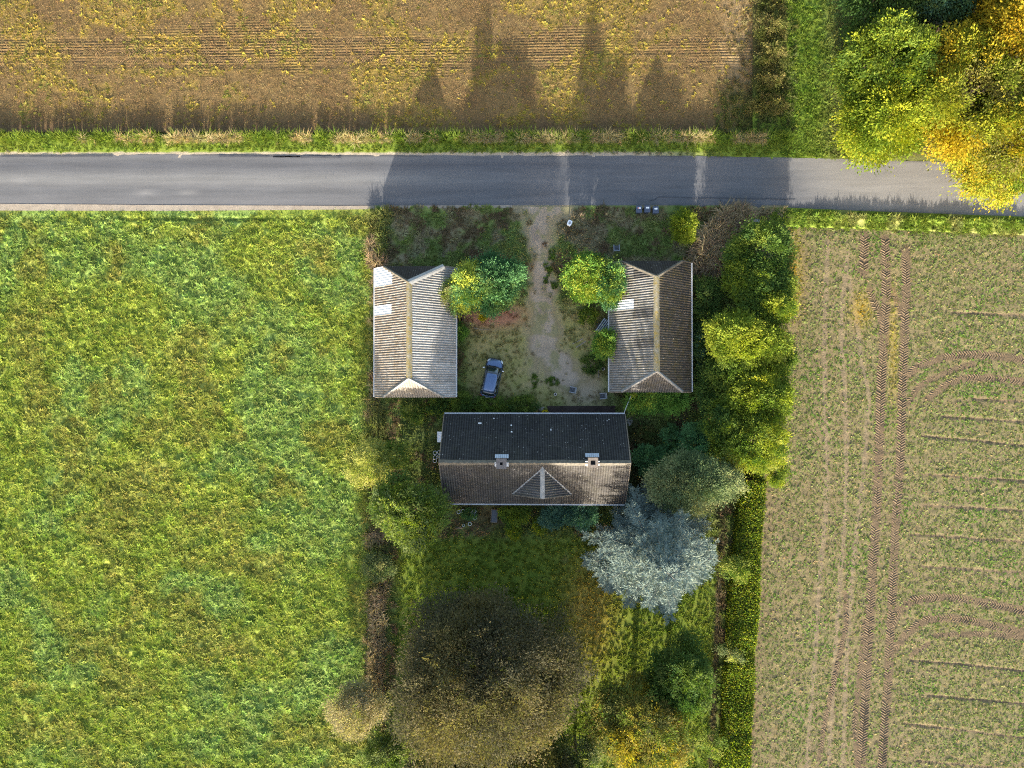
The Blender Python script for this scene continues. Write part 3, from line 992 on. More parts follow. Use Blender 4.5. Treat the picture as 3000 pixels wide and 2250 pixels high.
def barn(name, label, ue, vn_, us_, wz, eave, ridge, khip, inset_n, inset_s, mats, special_w=None, special_e=None, hip_cap=None, seed=0, capmat=None):
    """barn with its ridge running north-south; ue = (left, right) eave picture columns, vn_/us_ = picture rows of the ends"""
    NWc, SEc = P(ue[0], vn_, eave), P(ue[1], us_, eave)
    x0, x1, y1, y0 = NWc.x, SEc.x, NWc.y, SEc.y
    cx, cy = (x0 + x1) / 2, (y0 + y1) / 2
    hw, hl = (x1 - x0) / 2, (y1 - y0) / 2
    B = thing(name, label, "barn", (cx, cy, 0))
    rise = ridge - eave
    S = math.hypot(hw, rise); L = 2 * hl
    kz = eave + khip * rise; kw = hw * (1 - khip)
    # walls
    wi = 0.28
    w = MB()
    xw, yw = hw - wi, hl - 0.12
    w.box((-xw + .12, 0, eave / 2), (0.24, 2 * yw, eave)); w.box((xw - .12, 0, eave / 2), (0.24, 2 * yw, eave))
    for sg in (-1, 1):
        y = sg * (yw - 0.12)
        pr = [(-xw + .241, 0), (xw - .241, 0), (xw - .241, eave - .1), (kw - .2, kz - .12), (-kw + .2, kz - .12), (-xw + .241, eave - .1)]
        vs = [(a, y - .12, b) for a, b in pr] + [(a, y + .12, b) for a, b in pr]; n = len(pr)
        w.add(vs, [tuple(range(n)), tuple(reversed(range(n, 2 * n)))] + [(i, n + i, n + (i + 1) % n, (i + 1) % n) for i in range(n)])
    w.build("wall", BRICK, B)
    for yy in (-hl * .5, 0.3, hl * .55):
        opening(B, (-xw, yy, 1.4), 0.9, 0.8, 'y', -1)
    opening(B, (xw, hl * .3, 1.05), 1.8, 2.0, 'y', 1, True); opening(B, (xw, -hl * .4, 1.4), 0.9, 0.8, 'y', 1)
    opening(B, (xw, -hl * .05, 1.05), 1.0, 2.0, 'y', 1, True)
    # main slopes (u runs north to south)
    poly = [(0, 0), (L, 0), (L, khip * S), (L - inset_s, S), (inset_n, S), (0, khip * S)]
    slope(B, "west_slope", (-hw, hl, eave), (0, -1, 0), (hw, 0, rise), poly, mats[0], 2, special=special_w, seed=seed)
    slope(B, "east_slope", (hw, hl, eave), (0, -1, 0), (-hw, 0, rise), poly, mats[1], 2, special=special_e, seed=seed + 1)
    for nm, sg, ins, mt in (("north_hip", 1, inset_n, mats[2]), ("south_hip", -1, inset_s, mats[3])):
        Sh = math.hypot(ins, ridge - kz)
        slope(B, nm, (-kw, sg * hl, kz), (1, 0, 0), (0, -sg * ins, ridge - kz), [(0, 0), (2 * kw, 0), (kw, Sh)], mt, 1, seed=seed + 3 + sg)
    yn, ys = hl - inset_n, -hl + inset_s
    cap("ridge_cap", (0, yn + .1, ridge + .02), (0, ys - .1, ridge + .02), 0.30, 0.24, capmat or CAP, B, rag=.12)
    hc = hip_cap or [CAPG] * 4
    for (sg, yy, ii, sx, mt) in ((1, yn, 0, -1, hc[0]), (1, yn, 1, 1, hc[1]), (-1, ys, 2, -1, hc[2]), (-1, ys, 3, 1, hc[3])):
        wide = 0.30 if mt is PALECAP else 0.15
        cap("hip_cap", (0, yy, ridge + .03), (sx * kw, sg * hl, kz + .04), wide, 0.10, mt, B, h=0.10)
    for sx in (-1, 1):
        gutter(B, (sx * (hw + .11), hl, eave - .04), (sx * (hw + .11), -hl, eave - .04))
        MB().tube([(sx * (hw + .08), -hl + .3, eave - .1), (sx * (xw + .08), -hl + .3, eave - .35), (sx * (xw + .08), -hl + .3, 0)], 0.045, 8).build("downpipe", GUT, B)
    for sg in (-1, 1):   # barge boards on the verges under the half hips
        for sx in (-1, 1):
            a, b = Vector((sx * hw, sg * (hl + .02), eave - .07)), Vector((sx * kw, sg * (hl + .02), kz - .07))
            MB().tube([a, b], 0.06, 4).build("barge_board", WOODM, B)
    return B


PALECAP = plain("pale_hip_cap", (0.27, 0.265, 0.25), 0.8, var=0.22, scale=3)
barn("west_barn", "barn beside the green meadow, pale grey corrugated roof with sunlit south hip", (1099, 1334), 786, 1163, 0, 2.45, 6.15, 0.25, 2.05, 1.85,
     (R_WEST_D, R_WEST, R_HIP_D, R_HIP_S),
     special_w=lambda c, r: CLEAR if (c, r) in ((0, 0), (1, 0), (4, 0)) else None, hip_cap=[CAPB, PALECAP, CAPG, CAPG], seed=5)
barn("east_barn", "barn beside the tall tree row, darker mossy corrugated roof", (1786, 2025), 771, 1148, 0, 2.45, 6.15, 0.25, 2.0, 2.0,
     (R_EAST, R_EAST_D, R_HIP_D, R_HIP_ES),
     special_w=lambda c, r: CLEAR if (c, r) == (4, 0) else (R_HIP_ES if (c, r) in ((1, 1), (8, 1), (5, 1)) else None),
     hip_cap=[CAPB, CAPB, CAPG, CAPG], seed=25)

# ---- farmhouse
EV, RG = 2.65, 6.6
a_, b_ = P(1302, 1214, EV), P(1834, 1476, EV)
hx0, hx1, hy1, hy0 = a_.x, b_.x - 0.1, a_.y, b_.y
hcx, hcy = (hx0 + hx1) / 2, (hy0 + hy1) / 2
HW, HL = (hy1 - hy0) / 2, (hx1 - hx0) / 2
H = thing("farmhouse", "long farmhouse with dark corrugated roof, two chimneys and a south dormer", "house", (hcx, hcy, 0))
RI = RG - EV; SL = math.hypot(HW, RI)
w = MB(); yw, xw = HW - 0.4, HL - 0.1
w.box((0, -yw + .15, EV / 2), (2 * xw, 0.3, EV)); w.box((0, yw - .15, EV / 2), (2 * xw, 0.3, EV))
for sg in (-1, 1):
    x = sg * (xw - .15)
    pr = [(-yw + .301, 0), (yw - .301, 0), (yw - .301, EV + .1), (0, RG - .25), (-yw + .301, EV + .1)]
    n = len(pr); vs = [(x - .149, p, q) for p, q in pr] + [(x + .149, p, q) for p, q in pr]
    w.add(vs, [tuple(reversed(range(n))), tuple(range(n, 2 * n))] + [(i, (i + 1) % n, n + (i + 1) % n, n + i) for i in range(n)])
w.build("wall", BRICK, H)
for sg in (-1, 1):
    for k in range(6):
        xx = -xw + 1.8 + k * (2 * xw - 3.6) / 5
        if sg > 0 and k == 3: opening(H, (xx - .4, yw, 1.05), 1.0, 2.1, 'x', 1, True)
        else: opening(H, (xx, sg * yw, 1.45), 1.2, 1.15, 'x', sg)
    opening(H, (sg * xw, 0.9, 1.5), 1.0, 1.1, 'y', sg); opening(H, (sg * xw, -0.9, 4.1), 0.9, 1.0, 'y', sg)
full = [(0, 0), (2 * HL, 0), (2 * HL, SL), (0, SL)]
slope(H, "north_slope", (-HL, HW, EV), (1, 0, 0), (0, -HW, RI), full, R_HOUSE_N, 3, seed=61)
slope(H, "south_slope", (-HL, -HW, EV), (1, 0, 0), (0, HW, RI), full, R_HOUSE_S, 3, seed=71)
cap("ridge_cap", (-HL - .03, 0, RG + .02), (HL + .03, 0, RG + .02), 0.26, 0.2, CAPB, H, rag=.15)
gutter(H, (-HL, HW + .12, EV - .05), (HL, HW + .12, EV - .05)); gutter(H, (-HL, -HW - .12, EV - .05), (HL, -HW - .12, EV - .05))
for sx in (-1, 1):
    for sg in (-1, 1):
        MB().tube([(sx * (HL + .02), sg * HW, EV - .08), (sx * (HL + .02), 0, RG - .08)], 0.07, 4).build("barge_board", WOODM, H)
        MB().tube([(sx * (HL - .3), sg * (HW + .1), EV - .1), (sx * (HL - .3), sg * (yw + .07), EV - .4), (sx * (HL - .3), sg * (yw + .07), 0)], 0.045, 8).build("downpipe", GUT, H)
# dormer
dx = P(1588, 1450, 3.5).x - hcx
DWd, DR = 2.95, 6.05
yf = -HW + 1.05
zl = EV + (yf + HW) * RI / HW
yb = -HW + (DR - EV) * HW / RI
Lr = yb - yf; Sd = math.hypot(DWd, DR - zl)
dm = MB()
pr = [(-DWd + .15, zl - .25), (DWd - .15, zl - .25), (DWd - .15, zl), (0, DR - .2), (-DWd + .15, zl)]
n = len(pr); vs = [(dx + p, yf + .12, q) for p, q in pr] + [(dx + p, yf + .34, q) for p, q in pr]
dm.add(vs, [tuple(range(n)), tuple(reversed(range(n, 2 * n)))] + [(i, n + i, n + (i + 1) % n, (i + 1) % n) for i in range(n)])
DM = dm.build("dormer", BRICK, H)
opening(DM, (dx, yf + .12, zl + .75), 1.1, 0.9, 'x', -1)
DM2 = DM
for nm, sg in (("dormer_slope", -1), ("dormer_slope", 1)):
    slope(H, nm, (dx + sg * DWd, yf, zl + .05), (0, 1, 0), (-sg * DWd, 0, DR - zl), [(0, 0), (Lr, Sd), (0, Sd)], R_DORM, 1, seed=81 + sg, over=0.0)
    cap("valley_flashing", (dx + sg * DWd, yf, zl + .07), (dx, yb, DR + .06), 0.09, 0.0, PALECAP, H, h=0.03)
    cap("verge_cap", (dx + sg * DWd, yf - .02, zl + .10), (dx, yf - .02, DR + .06), 0.08, 0.0, CAPB, H, h=0.05)
cap("dormer_ridge", (dx, yf - .05, DR + .05), (dx, yb + .35, DR + .09), 0.22, 0.14, PALECAP, H)
# chimneys
CHB = plain("chimney_render", (0.10, 0.092, 0.09), 0.9, var=0.2); CHB2 = plain("chimney_brick", (0.16, 0.13, 0.105), 0.9, var=0.3, scale=12)
SOOT = plain("soot", (0.008, 0.008, 0.008), 0.95); LEAD = plain("zinc_flashing", (0.30, 0.34, 0.39), 0.5, metal=0.2, var=0.12)
for (u, v, mt, nm) in ((1469, 1358, CHB, "grey rendered chimney with a round flue"), (1737, 1355, CHB2, "pale brick chimney with a square flue")):
    q = P(u, v, 7.1) - Vector((hcx, hcy, 0)); x, y = q.x, q.y
    cb = MB()
    for (ox, oy, sx_, sy_) in ((0, .31, .86, .22), (0, -.31, .86, .22), (-.32, 0, .22, .4), (.32, 0, .22, .4)):
        cb.box((x + ox, y + oy, 6.35), (sx_, sy_, 1.7))
    ch = cb.build("chimney", mt, H, bevel=0.012); ch["label"] = nm
    MB().box((x, y, 6.9), (0.42, 0.40, 0.4)).build("flue", SOOT, ch)
    cp = MB()
    for (ox, oy, sx_, sy_) in ((0, .34, .96, .26), (0, -.34, .96, .26), (-.36, 0, .26, .42), (.36, 0, .26, .42)):
        cp.box((x + ox, y + oy, 7.24), (sx_, sy_, 0.09))
    if mt is CHB: cp = MB().lathe([(0.14, .06), (0.48, .06), (0.48, 0), (0.14, 0), (0.14, .06)], 20, (x, y, 7.21)); cp = MB().box((x - .31, y, 7.24), (.36, .98, .09)).box((x + .31, y, 7.24), (.36, .98, .09)).box((x, y + .31, 7.242), (.3, .36, .09)).box((x, y - .31, 7.242), (.3, .36, .09))
    cp.build("chimney_cap", mt, ch)
    fl = MB()
    for k in range(7):
        fl.box((x - .57 + k * .19, y + .62, 6.30), (0.16, 0.42, 0.04), M=Matrix.Rotation(-math.radians(36), 3, 'X'))
    for sx in (-1, 1):
        fl.box((x + sx * .56, y - .12, 6.62), (0.22, 0.46, 0.03), M=Matrix.Rotation(math.radians(20), 3, 'X'))
    fl.build("flashing", LEAD, ch)
# little roof hatch and pale patches on the north slope
for (u, v, sx_, sy_) in ((1406, 1240, .32, .16), (1447, 1226, .12, .12), (1498, 1246, .14, .14), (1499, 1265, .14, .14), (1784, 1229, .10, .10), (1778, 1233, .09, .09), (1614, 1259, .09, .2)):
    for _ in range(3):
        zz = 4.0
        q = P(u, v, zz); zz = EV + (hy1 - q.y) * RI / HW; q = P(u, v, zz)
    MB().box((q.x - hcx, q.y - hcy, zz + .05), (sx_, sy_, 0.05), M=Matrix.Rotation(-math.atan2(RI, HW), 3, 'X')).build("pale_patch", CLEAR, H)
# small canopy of corrugated plastic on the west gable
cp = MB()
q0 = P(1290, 1280, 2.2)
c0 = (q0.x - hcx, q0.y - hcy)
for k in range(6):
    cp.box((c0[0] + .1, c0[1] - .45 + k * .18, 2.3 + (k % 2) * .02), (0.85, 0.17, 0.025), M=Matrix.Rotation(-math.radians(12), 3, 'Y'))
cp.build("canopy", CLEAR, H)
# ------------------------------------------------------------------ trees, shrubs, hedge
BARK = plain("bark", (0.11, 0.085, 0.065), 0.95, spec=0.1, var=0.35, scale=8)
BARKG = plain("grey_bark", (0.22, 0.20, 0.175), 0.95, spec=0.1, var=0.3, scale=8)
UP = np.array((0, 0, 1.0))


def nrm(a):
    return a / (np.linalg.norm(a, axis=-1, keepdims=True) + 1e-9)


def pal(rng, palette, n):
    """n colours picked from (weight, colour) pairs"""
    w = np.array([p[0] for p in palette], float); c = np.array([p[1] for p in palette], float)
    return c[rng.choice(len(c), n, p=w / w.sum())]


def leaf_quads(pos, d, nr, ln, wd, curl=0.15):
    """kite-shaped leaves"""
    s = nrm(np.cross(nr, d)); nn = np.cross(d, s)
    ln = ln[:, None]; wd = wd[:, None]
    a = pos; b = pos + d * ln * 0.5 + s * wd * 0.5 - nn * ln * curl * .3; c = pos + d * ln - nn * ln * curl; e = pos + d * ln * 0.5 - s * wd * 0.5 - nn * ln * curl * .3
    V = np.stack([a, b, c, e], 1).reshape(-1, 3)
    F = np.arange(len(pos) * 4).reshape(-1, 4)
    return V, F


def clump_dirs(rng, n, zmin):
    z = rng.uniform(zmin, 1.0, n); t = rng.uniform(0, 2 * math.pi, n)
    r = np.sqrt(1 - z * z)
    return np.stack([r * np.cos(t), r * np.sin(t), z], 1)


def crown_sprays(rng, R, zc, n, per, L, leaf, palette, zmin=-0.45, rough=0.22, shell=0.55, lift=0.15, spread=0.34, thick=0.09, droop=0.25, jit=0.32, tone=0.12, leafw=0.5, patch=0.65, radial=0.8, lobes=14):
    """leaf sprays fanning outwards through a crown; returns V, F, tint, tips"""
    R = np.array(R, float)
    nl = lobes
    i_ = np.arange(nl) + .5
    lz = zmin * .6 + (1 - zmin * .6) * (i_ / nl); la = i_ * 2.39996 + rng.uniform(0, 6.28)
    lr = np.sqrt(np.clip(1 - lz * lz, 0, 1))
    ld0 = nrm(np.stack([lr * np.cos(la), lr * np.sin(la), lz], 1) + rng.normal(0, .16, (nl, 3)))
    lc = ld0 * R * rng.uniform(.40, .52 + rough * 1.4, (nl, 1))
    lrad = rng.uniform(.26, .52, (nl, 1)) * R * np.array((1, 1, .85))
    which = rng.choice(nl, n)
    e = clump_dirs(rng, n, -1.0)
    flip = (e * ld0[which]).sum(1) < -.25
    e[flip] *= -1
    rr = shell + (1 - shell) * np.sqrt(rng.random(n))
    p = lc[which] + e * lrad[which] * (rr * (1 + rng.normal(0, .10, n)))[:, None]
    p[:, 2] = np.maximum(p[:, 2], zmin * R[2] * 1.1)
    d = nrm(p / R)
    ax = nrm((nrm(d / R) * .55 + e * .45) * radial + rng.normal(0, 0.34, (n, 3)) + UP * lift)
    side = nrm(np.cross(ax, UP) + rng.normal(0, 0.15, (n, 3)))
    nr0 = nrm(np.cross(side, ax)); nr0 *= np.sign(nr0[:, 2:3] + 1e-6)
    Ls = L * rng.uniform(0.65, 1.35, n)
    pw = np.array([q[0] for q in palette], float); pc = np.array([q[1] for q in palette], float)
    od = np.argsort(pc.sum(1)); pw, pc = pw[od], pc[od]; cum = (np.cumsum(pw) - pw / 2) / pw.sum()
    g = vn(p[:, 0] + p[:, 2] * .7, p[:, 1] + p[:, 2] * .7, max(R[0] * 0.42, .5), 900 + int(rng.integers(50)))
    g = g * patch + rng.random(n) * (1 - patch)
    g = np.argsort(np.argsort(g)) / n
    ccol = np.stack([np.interp(g, cum, pc[:, i]) for i in range(3)], 1)
    ccol = ccol * (1 + tone * rng.uniform(-1, 1, (n, 1)))
    k = np.repeat(np.arange(n), per); N = n * per
    t_ = rng.random(N) ** 0.8
    s_ = rng.normal(0, 1, N) * spread * (0.35 + 0.9 * t_)
    h_ = rng.normal(0, 1, N) * thick
    Lk = Ls[k][:, None]
    pos = p[k] + Lk * (ax[k] * (t_[:, None] - 0.45) + side[k] * s_[:, None] + nr0[k] * h_[:, None]) - UP * (droop * Ls[k] * (t_ ** 2 + 0.6 * s_ ** 2))[:, None]
    ld = nrm(ax[k] * 1.0 + side[k] * (np.sign(s_) * 0.75)[:, None] + rng.normal(0, 0.35, (N, 3)) - UP * 0.15)
    ln_ = nrm(nr0[k] + rng.normal(0, jit, (N, 3)))
    ll = leaf * rng.uniform(0.6, 1.35, N)
    V, F = leaf_quads(pos, ld, ln_, ll, ll * leafw)
    V[:, 2] += zc
    tint = ccol[k] * (1 + 0.12 * rng.uniform(-1, 1, (N, 1)))
    tint = tint * (1 + np.stack([rng.uniform(-.07, .07, N), np.zeros(N), rng.uniform(-.1, .1, N)], 1))
    keep = (V.reshape(-1, 4, 3)[:, :, 2] > 0.05).all(1)
    return V.reshape(-1, 4, 3)[keep].reshape(-1, 3), np.clip(np.repeat(tint[keep], 4, 0), 0.004, 0.9), p + UP * zc


def put_crown(name, V, tint, parent, mat):
    F = np.arange(len(V)).reshape(-1, 4)
    return link(name, new_mesh(name, V, F, tint), mat, parent)


def trunk(parent, rng, h, r, tips, nlimb=9, mat=None, lean=(0, 0), name="trunk"):
    mb = MB()
    top = Vector((lean[0], lean[1], h))
    mb.tube([(0, 0, -0.1), (lean[0] * .2, lean[1] * .2, h * .3), (lean[0] * .6, lean[1] * .6, h * .65), top], [r * 1.25, r, r * .6, r * .12], 8)
    for i in range(nlimb):
        q = Vector(tips[int(rng.integers(len(tips)))]) * 1.0
        z0 = min(h * rng.uniform(.3, .75), q.z * .8)
        f = z0 / h; s = Vector((lean[0] * f * f, lean[1] * f * f, z0))
        mid = s.lerp(q, .5) + Vector((0, 0, .06 * h))
        mb.tube([s, mid, q], [r * .45 * (1 - f * .5), r * .26, r * .05], 6, caps=False)
    return mb.build(name, mat or BARK, parent, smooth=True)


def tree(name, label, u, v, ru, rv, h, palette, n, per, L, leaf, cat="tree", seed=0, zfrac=0.58, rzf=None, tr=0.2, mat=None, bark=None, group=None, limbs=9, **kw):
    """tree whose crown is seen centred at picture point u,v with picture radii ru,rv; h = full height"""
    rng = np.random.default_rng(seed)
    per = int(per * 1.55); leaf *= .74
    zc = h * zfrac; rz = (h - zc) if rzf is None else h * rzf
    c = P(u, v, zc); sc = (CAM_Z - zc) / FPX
    T = thing(name, label, cat, (c.x, c.y, 0), group=group)
    V, tint, tips = crown_sprays(rng, (ru * sc * .93, rv * sc * .93, rz * .95), zc, n, per, L, leaf, palette, **kw)
    put_crown("crown" if cat == "tree" else "foliage", V, tint, T, mat or LEAF)
    trunk(T, rng, min(h * .85, zc + rz * .6), tr, tips[tips[:, 2] < h * .97], limbs, bark, name="trunk" if cat == "tree" else "stem")
    return T


LEAFK = 1.12
# palettes: (weight, reflectance)
LIME = [(3, (0.145, 0.185, 0.016)), (2, (0.19, 0.22, 0.018)), (2, (0.095, 0.145, 0.016)), (1, (0.25, 0.255, 0.02))]
GOLD = [(3, (0.27, 0.215, 0.02)), (2, (0.33, 0.235, 0.016)), (2.5, (0.20, 0.19, 0.022)), (1.0, (0.37, 0.22, 0.014)), (1.5, (0.13, 0.15, 0.02))]
OLIVE = [(3, (0.15, 0.135, 0.035)), (2, (0.11, 0.11, 0.03)), (2, (0.20, 0.165, 0.042)), (1, (0.08, 0.09, 0.028))]
COPPER = [(3, (0.088, 0.080, 0.038)), (2, (0.072, 0.067, 0.036)), (2, (0.108, 0.095, 0.042)), (1.0, (0.135, 0.112, 0.045)), (1, (0.060, 0.058, 0.034))]
DKGREEN = [(a, tuple(x * 1.2 for x in b)) for a, b in [(3, (0.045, 0.085, 0.022)), (2, (0.065, 0.105, 0.025)), (1, (0.09, 0.12, 0.03))]]
MIDGREEN = [(a, tuple(x * 1.2 for x in b)) for a, b in [(3, (0.085, 0.125, 0.022)), (2, (0.12, 0.155, 0.025)), (2, (0.06, 0.10, 0.02))]]
YGREEN = [(3, (0.19, 0.235, 0.028)), (2, (0.25, 0.275, 0.035)), (1, (0.12, 0.17, 0.025))]
PALELIME = [(3, (0.24, 0.26, 0.06)), (2, (0.31, 0.30, 0.09)), (1, (0.16, 0.19, 0.04))]
DRYTAN = [(3, (0.25, 0.21, 0.11)), (2, (0.32, 0.27, 0.15)), (2, (0.17, 0.155, 0.075))]
GREYGREEN = [(3, (0.105, 0.135, 0.055)), (2, (0.14, 0.165, 0.065)), (1.5, (0.075, 0.11, 0.045)), (1, (0.19, 0.195, 0.08))]
BLUEG = [(a, tuple(x * 1.2 for x in b)) for a, b in [(3, (0.045, 0.095, 0.065)), (2, (0.06, 0.115, 0.07)), (1, (0.04, 0.08, 0.05))]]
THUJA = [(a, tuple(x * 1.2 for x in b)) for a, b in [(3, (0.075, 0.145, 0.022)), (2, (0.10, 0.18, 0.026)), (2, (0.05, 0.11, 0.02))]]
CYPRESS = [(a, tuple(x * 1.2 for x in b)) for a, b in [(3, (0.055, 0.125, 0.045)), (2, (0.075, 0.15, 0.05)), (2, (0.04, 0.095, 0.035)), (1.2, (0.12, 0.17, 0.045))]]
WEEDY = [(3, (0.105, 0.105, 0.03)), (2, (0.14, 0.115, 0.045)), (2, (0.07, 0.085, 0.022)), (1, (0.18, 0.17, 0.05))]

for _p in (LIME, GOLD, OLIVE, COPPER, DKGREEN, MIDGREEN, YGREEN, PALELIME, DRYTAN, GREYGREEN, BLUEG, THUJA, CYPRESS, WEEDY):
    _p[:] = [(a, tuple(x * LEAFK for x in b)) for a, b in _p]

# --- wood in the north-east
WD = "trees at the edge of the wood"
tree("maple_tree", "lime green leafy tree at the wood's corner by the grass track", 2602, 352, 130, 98, 11, LIME, 560, 46, 1.5, .33, seed=1, tr=.28, group=WD, rough=.2, lift=.25, thick=.16)
tree("maple_tree", "green tree behind the lime one, yellow leaves on its track side", 2580, 195, 108, 112, 12.5, LIME[:3] + MIDGREEN, 500, 44, 1.5, .33, seed=2, tr=.28, group=WD, patch=.5)
tree("dark_tree", "dark green tree at the top edge beside the grass track", 2590, 10, 120, 80, 12, DKGREEN, 380, 40, 1.6, .33, seed=3, tr=.28, group=WD)
tree("dark_tree", "bluish dark green tree at the top edge, second from the track", 2745, 5, 85, 75, 12.5, BLUEG + DKGREEN, 300, 40, 1.5, .33, seed=4, tr=.28, group=WD)
tree("beech_tree", "big golden orange beech in the middle of the wood's edge", 2800, 300, 150, 170, 14, GOLD[:3] + OLIVE[:1] + LIME[:2], 900, 48, 1.7, .31, seed=5, tr=.4, group=WD, patch=.75, lift=.1)
tree("beech_tree", "bright yellow beech at the upper right corner of the wood", 2945, 130, 130, 140, 15, GOLD, 620, 46, 1.7, .31, seed=6, tr=.4, group=WD, patch=.6, lift=.1)
tree("beech_tree", "yellow green beech with branches hanging over the road", 2935, 430, 130, 105, 13, OLIVE[:1] + LIME[:2] + GOLD[:3], 620, 46, 1.7, .31, seed=7, tr=.38, group=WD, patch=.6, lift=-.05, droop=.4, rough=.3)
tree("hanging_sapling", "slender yellow green tree reaching furthest over the road", 2945, 525, 60, 60, 9, LIME + GOLD[:1], 130, 46, 1.5, .30, seed=8, tr=.16, group=WD, lift=-.2, droop=.5, rough=.4, shell=.3)
tree("beech_tree", "olive gold tree just outside the right edge of the wood", 3075, 300, 110, 190, 14, GOLD[:2] + OLIVE, 420, 40, 1.8, .34, seed=9, tr=.4, group=WD, patch=.5)
tree("beech_tree", "dark olive tree above the upper right corner", 2880, -30, 120, 70, 13, DKGREEN + OLIVE, 330, 40, 1.7, .34, seed=10, tr=.35, group=WD)

tree("hazel_bush", "low green bush at the foot of the wood beside the grass track", 2520, 280, 42, 70, 4.0, MIDGREEN + LIME[:1], 160, 40, 1.0, .3, cat="bush", seed=151, tr=.1, group=WD)
tree("hazel_bush", "shaded green bush inside the wood between the lime tree and the golden beech", 2690, 270, 50, 110, 6.0, DKGREEN + LIME[:1], 220, 40, 1.1, .3, cat="bush", seed=152, tr=.1, group=WD)

# --- overgrown strip between stubble and grass track
SR = "scrub along the stubble edge"
for i, (u, v, a, b, h, lab) in enumerate(((2262, 20, 42, 40, 2.2, "weedy green bush at the top end of the scrub strip"), (2255, 90, 40, 42, 2.4, "tall rough bush, second from the top of the scrub strip"),
                                       (2258, 165, 40, 40, 2.0, "brownish bush in the middle of the scrub strip"), (2252, 230, 38, 34, 1.6, "low brown bush, lowest but one of the scrub strip"),
                                       (2250, 295, 45, 30, 1.1, "low olive weeds at the road end of the scrub strip"))):
    tree("scrub_bush", lab, u, v, a, b, h, WEEDY, 120, 34, .8, .20, cat="bush", seed=20 + i, tr=.05, group=SR, zfrac=.5, limbs=4, zmin=-.2, rough=.35, tone=.4)

# --- yard conifers
tree("cypress_tree", "blue green cypress in the yard beside the west barn, largest of the yard conifers", 1452, 835, 88, 82, 7.6, CYPRESS, 620, 44, 1.0, .26, seed=30, tr=.2, mat=NEEDLE, leafw=.42, lift=.7, shell=.45, zfrac=.42, rough=.12, droop=.1)
tree("golden_cypress", "yellow green cypress leaning over the west barn's roof edge", 1372, 850, 52, 72, 7.2, YGREEN + CYPRESS[:2], 300, 44, 1.0, .25, seed=31, tr=.14, mat=NEEDLE, leafw=.4, lift=.5, zfrac=.48, rough=.25, patch=.5, droop=.25)
tree("elder_bush", "grey green bush hanging over the west barn's east gutter", 1330, 862, 34, 46, 4.8, GREYGREEN + YGREEN[:1], 120, 40, .8, .2, cat="bush", seed=32, tr=.08, zfrac=.62, lift=.2)
tree("small_conifer", "small round green conifer against the west barn's east wall", 1347, 972, 22, 22, 2.0, THUJA, 90, 34, .5, .16, cat="bush", seed=33, tr=.05, mat=NEEDLE, leafw=.4, lift=.6, zfrac=.5)
tree("flowering_shrub", "small bright yellow shrub on the reddish leaf litter", 1416, 929, 12, 12, .9, [(1, (0.42, 0.34, 0.012)), (1, (0.35, 0.32, 0.02))], 40, 24, .35, .12, cat="bush", seed=34, tr=.03, zfrac=.55, limbs=3)
tree("cypress_tree", "bright green cypress at the east barn's north-west corner", 1722, 815, 72, 70, 7.3, THUJA + YGREEN[:2], 520, 44, 1.0, .25, seed=35, tr=.2, mat=NEEDLE, leafw=.42, lift=.7, shell=.45, zfrac=.45, rough=.14, patch=.4, droop=.1)
tree("cypress_tree", "paler cypress touching the east barn's roof edge", 1785, 835, 44, 66, 6.6, CYPRESS + YGREEN[:1] + THUJA[:1], 280, 44, .95, .24, seed=36, tr=.14, mat=NEEDLE, leafw=.42, lift=.6, zfrac=.5, rough=.16, droop=.1)
tree("box_bush", "small leafy green bush below the bright yard cypress", 1724, 926, 26, 24, 1.5, MIDGREEN + YGREEN[:1], 90, 34, .5, .16, cat="bush", seed=37, tr=.04, zfrac=.5, limbs=4)
tree("cypress_tree", "short cypress against the east barn's west gutter", 1772, 1006, 36, 42, 4.3, THUJA + YGREEN[:1], 220, 42, .8, .2, seed=38, tr=.1, mat=NEEDLE, leafw=.42, lift=.6, zfrac=.5, rough=.15, patch=.4)
tree("nettle_patch", "low dark green weeds south of the short barn cypress", 1735, 1065, 30, 34, .6, DKGREEN + MIDGREEN[:1], 90, 30, .5, .16, cat="bush", seed=39, tr=.03, zfrac=.4, limbs=2)

# --- front garden and east row
tree("golden_bush", "round yellow green bush beside the three bins", 2000, 662, 40, 46, 3.0, YGREEN + LIME[:2], 190, 40, .7, .2, cat="bush", seed=40, tr=.08, zfrac=.5, rough=.15, lift=.4)
ER = "trees of the row east of the barn"
tree("hornbeam_tree", "dark green tree at the north end of the row, beside the brown reeds", 2222, 742, 95, 80, 6.0, MIDGREEN + DKGREEN[:1], 380, 42, 1.2, .26, seed=41, tr=.18, group=ER, rough=.25)
tree("hornbeam_tree", "dark tree in the row level with the east barn's north end", 2235, 850, 86, 70, 5.8, MIDGREEN + DKGREEN[:1] + YGREEN[:1], 330, 42, 1.2, .26, seed=42, tr=.18, group=ER, rough=.25)
tree("golden_maple", "brightest yellow green tree of the row, beside the east barn", 2182, 1002, 120, 84, 7.0, YGREEN, 600, 44, 1.15, .26, seed=43, tr=.2, group=ER, rough=.22, lift=.3)
tree("ash_tree", "yellow green tree overhanging the crop field above the brightest one", 2262, 905, 50, 42, 6.2, YGREEN + LIME + MIDGREEN, 200, 42, 1.1, .25, seed=44, tr=.14, group=ER)
tree("ash_tree", "leafy yellow green tree directly south of the brightest one", 2228, 1160, 96, 86, 6.6, YGREEN[:1] + LIME + MIDGREEN[:2], 440, 44, 1.15, .26, seed=45, tr=.2, group=ER, rough=.25)
tree("ash_tree", "feathery yellow green tree at the south end of the row", 2205, 1305, 102, 96, 6.4, PALELIME[:1] + LIME + MIDGREEN, 460, 44, 1.2, .24, seed=46, tr=.2, group=ER, rough=.25)
